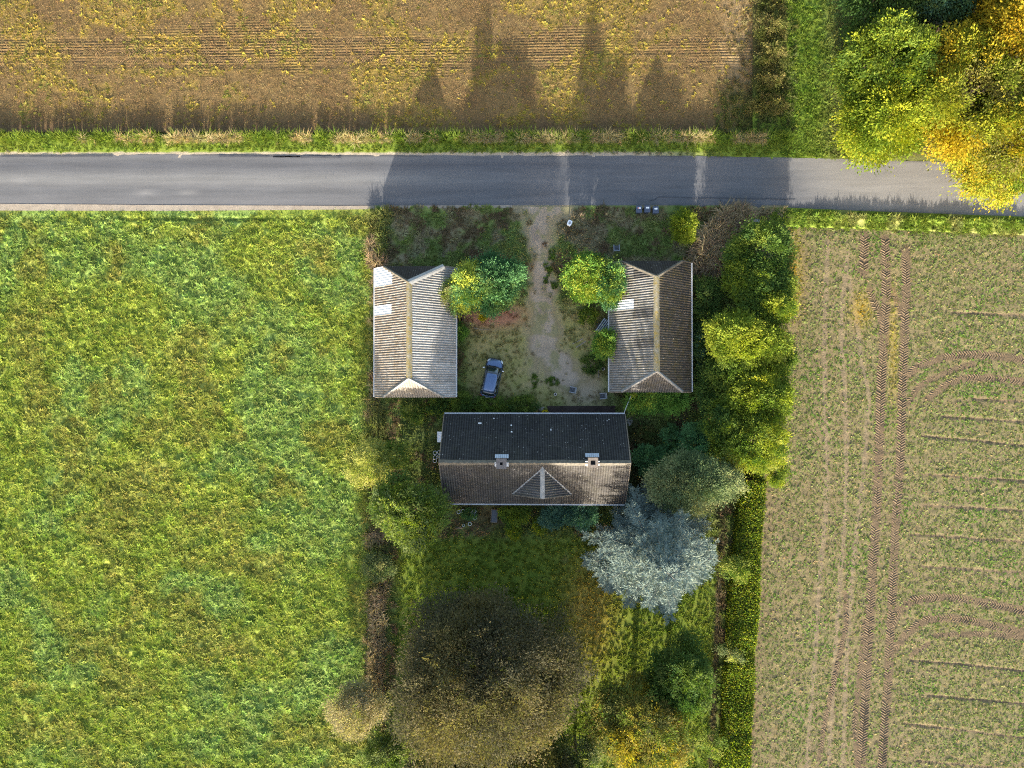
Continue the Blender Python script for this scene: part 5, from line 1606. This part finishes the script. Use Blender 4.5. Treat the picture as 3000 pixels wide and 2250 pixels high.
# ------------------------------------------------------------------ pots
POTG = plain("pale_plastic_pot", (0.50, 0.52, 0.53), 0.6, var=0.12); POTW = plain("white_pot", (0.66, 0.62, 0.60), 0.6, var=0.1); EARTH = plain("pot_earth", (0.035, 0.028, 0.02), 0.95)


def pot(u, v, r, h, label, mat, group, fill=True):
    q = P(u, v, h)
    T = thing("flower_pot", label, "pot", (q.x, q.y, 0.03), 0, group)
    MB().lathe([(r * .72, 0), (r, h), (r * 1.06, h), (r * 1.06, h + .03), (r * .86, h + .03), (r * .8, h * .7), (r * .6, .05)], 20).build("wall", mat, T, smooth=False)
    MB().lathe([(.001, 0), (r * .82, 0)], 20, (0, 0, h * .75)).build("earth", EARTH, T)
    if fill:
        rng = np.random.default_rng(int(u * 7 + v)); n = 26
        d = nrm(np.stack([rng.normal(0, 1, n), rng.normal(0, 1, n), rng.uniform(.3, 1, n)], 1))
        ln = rng.uniform(.08, .16, n)
        V, F = leaf_quads(d * .04 + np.array((0, 0, h * .8)), d, nrm(UP + rng.normal(0, .5, (n, 3))), ln, ln * .6)
        put_crown("plant", V, np.repeat(pal(rng, DKGREEN + MIDGREEN, n), 4, 0), T, LEAF)


WP = "pots by the west gable"
for u, v, l in ((1274.5, 1326.5, "pale pot at the top left of the group by the west gable"), (1287, 1325, "pale pot touching the gable, top right of the west group"), (1288, 1336, "pale pot tucked under the west verge, right of the group's middle"),
                (1275, 1340, "pale pot in the middle left of the group by the west gable"), (1274, 1350, "pale pot at the bottom left of the group by the west gable")):
    pot(u, v, .20, .38, l, POTG, WP)
SP_ = "pots south of the farmhouse"
for u, v, l in ((1343.5, 1500, "pale pot alone at the left of the south pot cluster"), (1356, 1497, "pot at the top left of the potted shrub"), (1379, 1496, "pale pot above the potted shrub"), (1390, 1498, "pale pot at the top right of the potted shrub"),
                (1386.5, 1508, "white rimmed pot at the right of the potted shrub"), (1391, 1517, "white rimmed pot at the lower right of the potted shrub"), (1376.5, 1535, "dark earth pot below the potted shrub"), (1358, 1539, "small pot at the lower left of the south cluster")):
    pot(u, v, .185 if v < 1538 else .13, .36, l, POTG, SP_)
pot(1627, 1155, .14, .16, "small pale ring pot on the yard grass", POTW, None, False)
pot(1767, 1081, .15, .22, "white pot against the east barn's west wall", POTW, None, False)

# raised trough with dark lid, timber, corrugated sheets
q = P(1448, 1512, .5)
T_ = thing("cold_frame", "dark covered cold frame with a pale timber side, south of the farmhouse", "cold frame", (q.x, q.y, 0.02), math.radians(-4))
MB().box((-.32, 0, .25), (.05, 1.36, .5)).box((.32, 0, .25), (.05, 1.36, .5)).box((0, .655, .25), (.58, .05, .5)).box((0, -.655, .25), (.58, .05, .5)).build("frame", WOODM, T_)
MB().box((.02, 0, .515), (.56, 1.25, .03), M=Matrix.Rotation(.05, 3, 'Y')).build("lid", GLASSM, T_)
q = P(1343, 1547, .1)
tag(MB().tube([(-.4, 0, .09), (.0, .02, .1), (.42, -.03, .08)], [.07, .085, .06], 8).build("log", plain("cut_log", (0.30, 0.22, 0.14), .9, var=.3), None, (q.x, q.y, 0.0), .08),
    "short pale log lying in the bed south of the farmhouse", "log")
q = P(1769, 956, 1.0)
SH = thing("sheet_stack", "blue grey corrugated sheet leaning against the east barn's west wall", "metal sheet", (q.x, q.y, 0), math.radians(-35))
SHM = plain("galvanised_sheet", (0.27, 0.32, 0.37), .5, metal=.2, var=.1)
for k in range(5):
    MB().tube([(-.4 + k * .2, -.75, .62), (-.4 + k * .2, .75, 1.02)], .075, 6).build("corrugation", SHM, SH)
MB().box((0, -.6, .3), (.9, .06, .6)).box((0, .6, .42), (.9, .06, .84)).build("trestle", WOODM, SH)
q = P(1754, 955, .3)
tag(MB().box((0, 0, .22), (.42, .52, .44)).box((0, 0, .47), (.48, .58, .05)).build("wooden_crate", plain("dark_crate", (.05, .042, .035), .9), None, (q.x, q.y, 0.02), .05), "dark wooden crate beside the leaning corrugated sheet", "crate")
q = P(1348, 936, .3)
cr = MB()
for (a, b, c_, d_) in ((-.22, 0, .05, .5), (.22, 0, .05, .5), (0, -.23, .39, .05), (0, .23, .39, .05)): cr.box((a, b, .16), (c_, d_, .32))
tag(cr.build("open_crate", plain("brown_crate", (.11, .07, .05), .9), None, (q.x, q.y, 0.03), .1), "small open brown crate at the west barn's east wall", "crate")
# boards and sticks in the yard
for (u0, v0, u1, v1, lab) in ((1678, 1008, 1708, 992, "thin weathered batten lying in the weeds, upper of two"), (1688, 1018, 1716, 1000, "thin weathered batten lying in the weeds, lower of two"), (1388, 960, 1436, 966, "dead branch lying on the leaf litter below the largest yard cypress"),
                             (1752, 1066, 1754, 1106, "weathered plank lying beside the east barn's west wall")):
    a, b = P(u0, v0, .06), P(u1, v1, .06)
    d = b - a
    nm = "dead_branch" if "branch" in lab else "batten"
    o = (MB().tube([(0, 0, .04), (d.x * .5, d.y * .5 - .12, .1), (d.x, d.y, .05)], [.035, .025, .012], 6) if nm == "dead_branch" else MB().box((d.x / 2, d.y / 2, .02), (d.length, .09, .05), rz=math.atan2(d.y, d.x)))
    tag(o.build(nm, BARKG, None, (a.x, a.y, .03)), lab, nm.split("_")[-1])
# overhead cable from the house corner to the barn side
a, b = P(1822, 1227, 2.5), P(1848, 1160, 2.4)
tag(MB().tube([a, a.lerp(b, .5) - Vector((0, 0, .12)), b], .022, 6).build("cable", PLATE), "pale overhead cable between the farmhouse corner and the east barn", "cable")

# front path slabs, soil bed, flowers
SLAB = plain("path_slab", (0.26, 0.235, 0.205), .9, var=.2)
PT = link("front_path", None); PT["kind"] = "structure"
for i in range(3):
    for j in range(2):
        q = P(1577 + j * 12, 1196 + i * 9.5, .05)
        MB().box((q.x, q.y, .035), (.40, .31, .06), rz=.01 * (i - j)).build("slab", SLAB, PT, bevel=.01)
sheet("soil_bed", lambda s, t_: (1603 + 200 * s, 1189 + 26 * t_), 70, 14, lambda u, v, x, y: mixc((0.030, 0.022, 0.02), (0.055, 0.042, 0.036), fbm(x, y, .8, 501, 3)), SOIL,
      lambda u, v, x, y: .05 + .08 * fbm(x, y, .5, 505, 2) * ss(1603, 1612, u) * ss(1803, 1792, u) * ss(1189, 1194, v))
for (u, v, r, c_, lab) in ((1597, 1209, 9, (0.62, 0.47, 0.012), "bright yellow flowers at the farmhouse's north eave beside the path"), (1567, 1206, 6, (0.42, 0.27, 0.07), "faded orange flowers left of the front path")):
    rng = np.random.default_rng(int(u)); q = P(u, v, .5)
    F_ = thing("flowers", lab, "flowers", (q.x, q.y, .02))
    n = 160; d = clump_dirs(rng, n, .0); p = d * np.array((r * MPP, r * MPP * .8, .25)) + np.array((0, 0, .4)); ln = rng.uniform(.06, .11, n)
    V, _f = leaf_quads(p, nrm(d + rng.normal(0, .5, (n, 3))), nrm(UP + rng.normal(0, .4, (n, 3))), ln, ln * .8)
    put_crown("blossom", V, np.repeat(np.array([c_]) * rng.uniform(.7, 1.2, (n, 1)), 4, 0), F_, LEAF)
    V, _f = leaf_quads(p * np.array((1, 1, .6)), nrm(d + rng.normal(0, .6, (n, 3))), nrm(UP + rng.normal(0, .6, (n, 3))), ln * 1.3, ln * .8)
    put_crown("leaves", V, np.repeat(pal(rng, MIDGREEN, n), 4, 0), F_, LEAF)
# paved corner by the east gable
sheet("gable_paving", lambda s, t_: (1822 + 32 * s, 1200 + 55 * t_), 20, 30, lambda u, v, x, y: mixc((0.13, 0.135, 0.12), (0.24, 0.24, 0.225), ss(.35, .65, fbm(x, y, .7, 511, 3))), GRAVEL, lambda u, v, x, y: .055 + 0 * u,
      keep=lambda u, v, x, y: (np.hypot((u - 1836) / 18, (v - 1225) / 30) + .5 * (fbm(x, y, .6, 513, 3) - .5)) < .95)
# ------------------------------------------------------------------ grass, seedlings and weeds (uncountable)
PROTO = {}


def proto_coll(name, meshes, mat):
    col = bpy.data.collections.new(name)
    for i, m in enumerate(meshes):
        m.materials.append(mat)
        o = bpy.data.objects.new("%s_%02d" % (name, i), m)
        col.objects.link(o)
    return col


def tuft_mesh(seed, n, h, spread, bw, lean=0.4, flop=0.5, leafy=False):
    rng = np.random.default_rng(seed)
    a = rng.uniform(0, 2 * math.pi, n); r0 = spread * np.sqrt(rng.random(n))
    b0 = np.stack([r0 * np.cos(a), r0 * np.sin(a), np.zeros(n)], 1)
    a2 = a + rng.normal(0, .7, n); hh = h * rng.uniform(.5, 1.1, n); ou = lean * hh * rng.uniform(.3, 1.4, n)
    out = np.stack([np.cos(a2), np.sin(a2), np.zeros(n)], 1)
    mid = b0 + out * (ou * .4)[:, None] + UP * (hh * .65)[:, None]
    tip = b0 + out * ou[:, None] * (1 + flop) + UP * (hh * (1 - flop * .35 * rng.random(n)))[:, None]
    sd = np.stack([-np.sin(a2), np.cos(a2), np.zeros(n)], 1) * (bw * rng.uniform(.6, 1.3, n))[:, None]
    k = .9 if leafy else .75
    V = np.stack([b0 - sd * .5, b0 + sd * .5, mid + sd * k, mid - sd * k, tip], 1)
    F4 = (np.arange(n)[:, None] * 5 + np.array([0, 1, 2, 3])); F3 = (np.arange(n)[:, None] * 5 + np.array([3, 2, 4]))
    m = bpy.data.meshes.new("tuft")
    m.from_pydata(V.reshape(-1, 3).tolist(), [], F4.tolist() + F3.tolist()); m.update()
    return m


def rosette_mesh(seed, n, r, w, up=.35):
    rng = np.random.default_rng(seed)
    a = np.linspace(0, 2 * math.pi, n, endpoint=False) + rng.normal(0, .3, n)
    d = nrm(np.stack([np.cos(a), np.sin(a), up * rng.uniform(.3, 1.6, n)], 1)); ln = r * rng.uniform(.6, 1.2, n)
    V, F = leaf_quads(np.zeros((n, 3)) + UP * .02, d, nrm(UP + rng.normal(0, .25, (n, 3))), ln, ln * w, .25)
    m = bpy.data.meshes.new("rosette"); m.from_pydata(V.tolist(), [], F.tolist()); m.update(); return m


def straw_mesh(seed, n, r, ln_, w):
    rng = np.random.default_rng(seed)
    p = np.stack([rng.normal(0, r, n), rng.normal(0, r, n), rng.uniform(.01, .07, n)], 1)
    a = rng.uniform(0, 2 * math.pi, n); d = nrm(np.stack([np.cos(a), np.sin(a), rng.uniform(-.05, .5, n)], 1)); ln = ln_ * rng.uniform(.5, 1.3, n)
    V, F = leaf_quads(p, d, nrm(UP + rng.normal(0, .5, (n, 3))), ln, np.full(n, w), .05)
    m = bpy.data.meshes.new("straw"); m.from_pydata(V.tolist(), [], F.tolist()); m.update(); return m


GRASS = proto_coll("grass_proto", [tuft_mesh(i, 22, .27, .18, .055, 1.0, .7) for i in range(6)], BLADE)
SHORT = proto_coll("short_grass_proto", [tuft_mesh(20 + i, 16, .16, .13, .04, .5, .5) for i in range(5)], BLADE)
LEAFY = proto_coll("weed_proto", [tuft_mesh(40 + i, 14, .26, .14, .12, 1.1, .7, True) for i in range(5)], BLADE)
TALL = proto_coll("tall_grass_proto", [tuft_mesh(60 + i, 20, .85, .14, .035, .5, .7) for i in range(5)], BLADE)
SEED = proto_coll("seedling_proto", [rosette_mesh(80 + i, 6, .13, .6) for i in range(5)], BLADE)
STR = proto_coll("straw_proto", [straw_mesh(100 + i, 12, .14, .24, .035) for i in range(6)], STRAW)
CLOD = None


def gn_group(name, col):
    g = bpy.data.node_groups.new(name, 'GeometryNodeTree')
    g.interface.new_socket("Geometry", in_out='INPUT', socket_type='NodeSocketGeometry')
    g.interface.new_socket("Geometry", in_out='OUTPUT', socket_type='NodeSocketGeometry')
    N = g.nodes; L = g.links
    i = N.new('NodeGroupInput'); o = N.new('NodeGroupOutput')
    ip = N.new('GeometryNodeInstanceOnPoints'); ci = N.new('GeometryNodeCollectionInfo')
    ci.inputs['Collection'].default_value = col
    ci.inputs['Separate Children'].default_value = True; ci.inputs['Reset Children'].default_value = True
    m2p = N.new('GeometryNodeMeshToPoints')

    def na(nm, typ):
        a = N.new('GeometryNodeInputNamedAttribute'); a.data_type = typ; a.inputs['Name'].default_value = nm
        return a.outputs['Attribute']
    L.new(i.outputs[0], m2p.inputs[0]); L.new(m2p.outputs[0], ip.inputs['Points']); L.new(ci.outputs[0], ip.inputs['Instance'])
    ip.inputs['Pick Instance'].default_value = True
    L.new(na('pick', 'INT'), ip.inputs['Instance Index']); L.new(na('rot', 'FLOAT_VECTOR'), ip.inputs['Rotation']); L.new(na('scl', 'FLOAT_VECTOR'), ip.inputs['Scale'])
    L.new(ip.outputs[0], o.inputs[0])
    return g


def scatter(name, label, cat, col, u, v, z, tint, scale, rng, lean=0.15, sz=None, wind=(0, 0)):
    n = len(u)
    p = PA(u, v, 0.0); p[:, 2] = z
    m = bpy.data.meshes.new(name); m.vertices.add(n); m.vertices.foreach_set("co", p.astype(np.float32).ravel())
    a = m.attributes.new("tint", 'FLOAT_COLOR', 'POINT'); c = np.ones((n, 4), np.float32); c[:, :3] = np.clip(tint, .003, .9); a.data.foreach_set("color", c.ravel())
    r = np.stack([rng.normal(wind[0], lean, n), rng.normal(wind[1], lean, n), rng.uniform(0, 2 * math.pi, n)], 1).astype(np.float32)
    a = m.attributes.new("rot", 'FLOAT_VECTOR', 'POINT'); a.data.foreach_set("vector", r.ravel())
    s = np.repeat(np.asarray(scale, np.float32)[:, None], 3, 1)
    if sz is not None: s[:, 2] *= sz
    a = m.attributes.new("scl", 'FLOAT_VECTOR', 'POINT'); a.data.foreach_set("vector", s.astype(np.float32).ravel())
    a = m.attributes.new("pick", 'INT', 'POINT'); a.data.foreach_set("value", rng.integers(0, len(col.objects), n).astype(np.int32))
    m.update()
    o = link(name, m)
    md = o.modifiers.new("scatter", 'NODES'); md.node_group = gn_group(name, col)
    return tag(o, label, cat, None, "stuff")


def cand(rng, u0, u1, v0, v1, per_m2):
    n = int((u1 - u0) * (v1 - v0) * MPP * MPP * per_m2)
    u, v = rng.uniform(u0, u1, n), rng.uniform(v0, v1, n)
    x, y = PA(u, v)[:, 0], PA(u, v)[:, 1]
    return u, v, x, y


def jitter(rng, c, amt=.25):
    n = len(c)
    return c * (1 + amt * rng.uniform(-1, 1, (n, 1))) * (1 + .10 * rng.uniform(-1, 1, (n, 3)))


# meadow
rng = np.random.default_rng(1000)
u, v, x, y = cand(rng, -90, 1110, 606, 2330, 17)
k = (u < interp(MEADOW_R, v) + 8 * (vn(x, y, .6, 601) - .3)) & (v > interp(ROAD_B, u) + np.interp(u, [-90, 500, 1000], [16, 13, 8]) + 6 * (vn(x, y, .4, 602) - .5))
u, v, x, y = u[k], v[k], x[k], y[k]
c = meadow_col(u, v, x, y) * (.90 + .45 * vn(x, y, .9, 603))[:, None]
hs = (.7 + .5 * fbm(x, y, 1.3, 605, 3)) * (.4 + .6 * ss(0, 40, v - interp(ROAD_B, u) - 12))
edge = ss(0, 45, interp(MEADOW_R, v) - u)
c = mixc(mixc(c, (0.19, 0.20, 0.045), .55), c, edge)
bl, br = meadow_tone(u, v, x, y)
wk = rng.random(len(u)) < (.12 + .35 * np.maximum(bl, br) * vn(x, y, 1.5, 607))
g = ~wk
scatter("meadow_grass", "long bright green grass of the western meadow", "grass", GRASS, u[g], v[g], meadow_h(u, v, x, y)[g] - .03, jitter(rng, c[g], .18), (hs * rng.uniform(.5, 1.0, len(u)))[g], rng, .22, wind=(-.15, .1), sz=.8)
scatter("meadow_weeds", "broad leafed weeds among the meadow grass", "weeds", LEAFY, u[wk], v[wk], meadow_h(u, v, x, y)[wk] - .03, jitter(rng, c[wk], .18), (hs * rng.uniform(.45, .85, len(u)))[wk], rng, .2)

# verges
u, v, x, y = cand(rng, -90, 2480, 366, 462, 16)
b = interp(ROAD_T, u)
gw = np.interp(u, [-90, 1700, 2100], [10, 9, 1])
k = (v < b - gw + 4 * (vn(x, y, .4, 611) - .5)) & ((u < 2320) | (v > 425))
u, v, x, y = u[k], v[k], x[k], y[k]
c = verge_col(u, v, x, y); z = verge_h(u, v, x, y)
dry = (ss(396, 404, v) * ss(424, 412, v) * ss(.38, .55, fbm(x, y, 2, 61, 3)) * ss(150, 600, u)) > rng.random(len(u))
tall = (v > 394) & (v < 412)
c = np.where(dry[:, None], np.array((.34, .27, .13)), c * 1.1)
sc_ = np.where(tall, rng.uniform(.7, 1.15, len(u)), np.where(v < 394, rng.uniform(.35, .6, len(u)), rng.uniform(.3, .6, len(u))))
scatter("verge_grass", "long grass on the north road verge, dry and pale along the ditch", "grass", TALL, u[dry | tall], v[dry | tall], z[dry | tall], jitter(rng, c[dry | tall]), sc_[dry | tall], rng, .2)
g = ~(dry | tall)
scatter("verge_turf", "short green grass between road and ditch", "grass", GRASS, u[g], v[g], z[g], jitter(rng, c[g]), sc_[g], rng, .2)
u, v, x, y = cand(rng, 2262, 3090, 606, 700, 16)
a_ = interp(ROAD_B, u); b_ = np.interp(u, [2255, 2300, 2600, 3000, 3700], [668, 668, 676, 694, 730])
k = (v > a_ + 2) & (v < b_ + 2)
u, v, x, y = u[k], v[k], x[k], y[k]
scatter("south_verge_grass", "grass of the verge between road and crop field", "grass", GRASS, u, v, sev_h(u, v, x, y), jitter(rng, sev_col(u, v, x, y) * 1.1), rng.uniform(.45, .9, len(u)) * (.4 + .6 * ss(2, 18, v - interp(ROAD_B, u))), rng, .2)
# grass track
u, v, x, y = cand(rng, 2290, 2510, -60, 470, 14)
k = v < interp(ROAD_T, u) - 2
u, v, x, y = u[k], v[k], x[k], y[k]
scatter("track_grass", "green grass of the track between scrub and wood", "grass", GRASS, u, v, 0 * u, jitter(rng, ne_col(u, v, x, y) * 1.1), rng.uniform(.35, .75, len(u)), rng, .2)

# stubble field: straw and yellowed volunteers
u, v, x, y = cand(rng, -90, 2225, -70, 368, 26)
yl = stub_yellow(u, v)
k = rng.random(len(u)) < .42 + .3 * fbm(x, y, 2, 621, 2)
yr = np.round(y / ROWP - .25) * ROWP + .25 * ROWP + rng.normal(0, .045, len(y))
u, v = UV(x, np.where(rng.random(len(y)) < .8, yr, y)); y = PA(u, v)[:, 1]
z = stub_h(u, v, x, y)
c = mixc((.16, .105, .045), (.25, .175, .075), rng.random(len(u)))
scatter("stubble_straw", "chopped brown straw on the stubble field", "straw", STR, u[k], v[k], z[k] + .02, jitter(rng, c[k], .35), rng.uniform(.5, .85, k.sum()), rng, .1)
k = rng.random(len(u)) < np.clip(yl * .62, 0, .62) + .03
c = mixc((.30, .235, .04), (.36, .285, .06), rng.random(len(u)))
gr = vn(x, y, 2.5, 623) > .8
c = np.where(gr[:, None], np.array((.22, .21, .045)), c)
scatter("volunteer_plants", "yellowed volunteer plants growing through the stubble", "weeds", LEAFY, u[k], v[k], z[k] - .03, jitter(rng, c[k], .25), rng.uniform(.25, .55, k.sum()), rng, .25)
# weedy east edge of the stubble
u, v, x, y = cand(rng, 2060, 2330, -60, 385, 14)
e = ss(2110, 2200, u) * .5 + ss(2060, 2170, u) * ss(200, 290, v)
k = rng.random(len(u)) < np.clip(e, 0, .95) * .6
u, v, x, y = u[k], v[k], x[k], y[k]
c = mixc((.27, .205, .10), (.10, .11, .03), ss(190, 300, v + 60 * (vn(x, y, 1.5, 625) - .5)))
c = mixc(c, (.08, .095, .03), ss(2200, 2240, u))
scatter("edge_weeds", "dry weeds along the east edge of the stubble field", "weeds", GRASS, u, v, np.where(u < 2215, -.24, 0), jitter(rng, c, .3), rng.uniform(.45, .95, len(u)), rng, .3, wind=(.2, .2))

# crop field seedlings
u, v, x, y = cand(rng, 2195, 3090, 660, 2330, 30)
d = crop_density(u, v, x, y)
k = (u > interp(HEDGE_R, v) - 4) & (rng.random(len(u)) < d) & (v > np.interp(u, [2255, 2300, 2600, 3000, 3700], [668, 668, 676, 694, 730]))
u, v, x, y = u[k], v[k], x[k], y[k]
g = fbm(x, y, 3.0, 631, 3)
c = mixc((.135, .175, .045), (.21, .235, .085), rng.random(len(u)))
c = mixc(c, (.10, .19, .03), ss(.5, .7, g) * .7)
gold = np.maximum(np.exp(-((u - 2322) / 32) ** 2 - ((v - 800) / 120) ** 2), np.exp(-((u - 2525) / 30) ** 2 - ((v - 905) / 45) ** 2))
gold = np.maximum(gold, .6 * np.exp(-((u - 2618) / 14) ** 2 - ((v - 1020) / 150) ** 2))
c = mixc(c, (.33, .22, .03), np.clip(gold * 1.1, 0, 1))
c = np.where((rng.random(len(u)) < .12)[:, None], np.array((.30, .24, .12)), c)
scatter("crop_seedlings", "small green seedlings on the tan crop field", "seedlings", SEED, u, v, crop_h(u, v, x, y) + .01, jitter(rng, c, .3), rng.uniform(.55, 1.25, len(u)), rng, .2)

# garden grass
u, v, x, y = cand(rng, 1085, 2300, 606, 2330, 15)
dm = drive_m(u, v, x, y)
c = garden_col(u, v, x, y)
inside = (u > interp(MEADOW_R, v) + 2) & (u < interp(HEDGE_R, v) + 4) & (v > interp(ROAD_B, u) + 2)
yard = ss(1340, 1400, u) * ss(1800, 1740, u) * ss(860, 920, v) * ss(1210, 1170, v)
lawn = ss(1540, 1600, v) * ss(1120, 1200, u) * ss(2140, 2060, u)
p_ = np.where(dm > -.25, .03, .85) * (1 - .72 * yard * ss(.3, .5, fbm(x, y, 1.2, 641, 3)))
bare = np.exp(-((u - 1440) / 120) ** 2 - ((v - 1510) / 45) ** 2) + np.exp(-((u - 1440) / 95) ** 2 - ((v - 925) / 30) ** 2) + ((u > 1603) & (u < 1803) & (v > 1187) & (v < 1218)) * 2.0
p_ = p_ * np.clip(1 - .9 * bare, 0, 1)
b_ = bpy.data.objects["farmhouse"].location
for (ua, ub, va, vb) in ((1112, 1338, 795, 1160), (1780, 2008, 785, 1145), (1312, 1820, 1222, 1466)):
    inside &= ~((u > ua) & (u < ub) & (v > va) & (v < vb))
k = inside & (rng.random(len(u)) < p_)
u, v, x, y, c, lawn, yard = u[k], v[k], x[k], y[k], c[k], lawn[k], yard[k]
z = garden_h(u, v, x, y)
long_ = (lawn < .5) & (yard < .4) & (rng.random(len(u)) < .55)
brn = long_ & (vn(x, y, 1.3, 643) > .62)
c = np.where(brn[:, None], np.array((.15, .11, .06)), c * 1.25)
scatter("rough_grass", "rough grass and weeds of the overgrown garden", "grass", GRASS, u[long_], v[long_], z[long_], jitter(rng, c[long_], .3), rng.uniform(.5, 1.1, long_.sum()), rng, .25)
s_ = ~long_
scatter("lawn_grass", "short grass of the yard and the south lawn", "grass", SHORT, u[s_], v[s_], z[s_], jitter(rng, c[s_], .3), rng.uniform(.6, 1.3, s_.sum()), rng, .2)
# grassy spots in the yard
u, v, x, y = cand(rng, 1540, 1790, 700, 1190, 40)
m_ = np.zeros(len(u))
for (a, b, ra, rb) in ((1618, 1117, 22, 16), (1566, 1118, 11, 26), (1618, 745, 12, 18), (1604, 820, 12, 14), (1622, 835, 14, 12), (1610, 790, 18, 9), (1640, 800, 10, 12), (1600, 775, 8, 8)):
    m_ = np.maximum(m_, np.exp(-((u - a) / ra) ** 2 - ((v - b) / rb) ** 2))
k = rng.random(len(u)) < ss(.35, .7, m_ + .3 * (vn(x, y, .4, 645) - .5))
scatter("driveway_grass", "green grass spots growing in the gravel yard", "grass", SHORT, u[k], v[k], 0 * u[k] + .05, jitter(rng, np.tile(np.array((.085, .14, .022)), (k.sum(), 1)), .3), rng.uniform(.7, 1.3, k.sum()), rng, .2)
# brown dry weeds along the meadow boundary and reeds by the cabinet
u, v, x, y = cand(rng, 1075, 1145, 615, 2060, 13)
ctr = interp(MEADOW_R, v) + 16; wdt = np.interp(v, [615, 780, 800, 1160, 1200, 2050], [26, 22, 7, 7, 30, 24])
k = (np.abs(u - ctr) < wdt) & (rng.random(len(u)) < .75)
c = mixc((.23, .165, .10), (.33, .26, .15), rng.random(len(u))); c = np.where((vn(x, y, 2.2, 651) > .5)[:, None], np.array((.16, .17, .05)), c)
scatter("boundary_weeds", "dry brown weeds along the meadow boundary", "weeds", TALL, u[k], v[k], 0 * u[k] + .02, jitter(rng, c[k], .3), rng.uniform(.6, 1.2, k.sum()), rng, .35)
u, v, x, y = cand(rng, 2010, 2210, 620, 830, 60)
q = np.hypot((u - 2108 + (v - 715) * .45) / 62, (v - 715) / 88) + .5 * (fbm(x, y, 1.5, 655, 3) - .5)
k = (q < 1) & (rng.random(len(u)) < .75)
c = mixc((.24, .175, .11), (.40, .31, .20), rng.random(len(u)))
scatter("brown_reeds", "tall dry brown reed bed between the golden bush and the east trees", "reeds", TALL, u[k], v[k], 0 * u[k], jitter(rng, c[k], .25), rng.uniform(1.0, 1.9, k.sum()), rng, .35, wind=(.25, -.3))
# fallen leaves on lawn and litter
u, v, x, y = cand(rng, 1300, 2120, 880, 2300, 6)
m_ = np.exp(-((u - 1440) / 100) ** 2 - ((v - 925) / 32) ** 2) + .8 * np.exp(-((u - 1725) / 80) ** 2 - ((v - 1800) / 160) ** 2) + .08 * (v > 1580)
k = (rng.random(len(u)) < m_) & ~((u > 1312) & (u < 1820) & (v > 1222) & (v < 1466))
c = pal(rng, [(2, (.18, .10, .05)), (1, (.22, .15, .05)), (1, (.13, .08, .05))], len(u))
scatter("fallen_leaves", "fallen brown and yellow leaves on the lawn and under the yard conifers", "leaves", STR, u[k], v[k], 0 * u[k] + .07, jitter(rng, c[k], .3), rng.uniform(.3, .55, k.sum()), rng, .1)
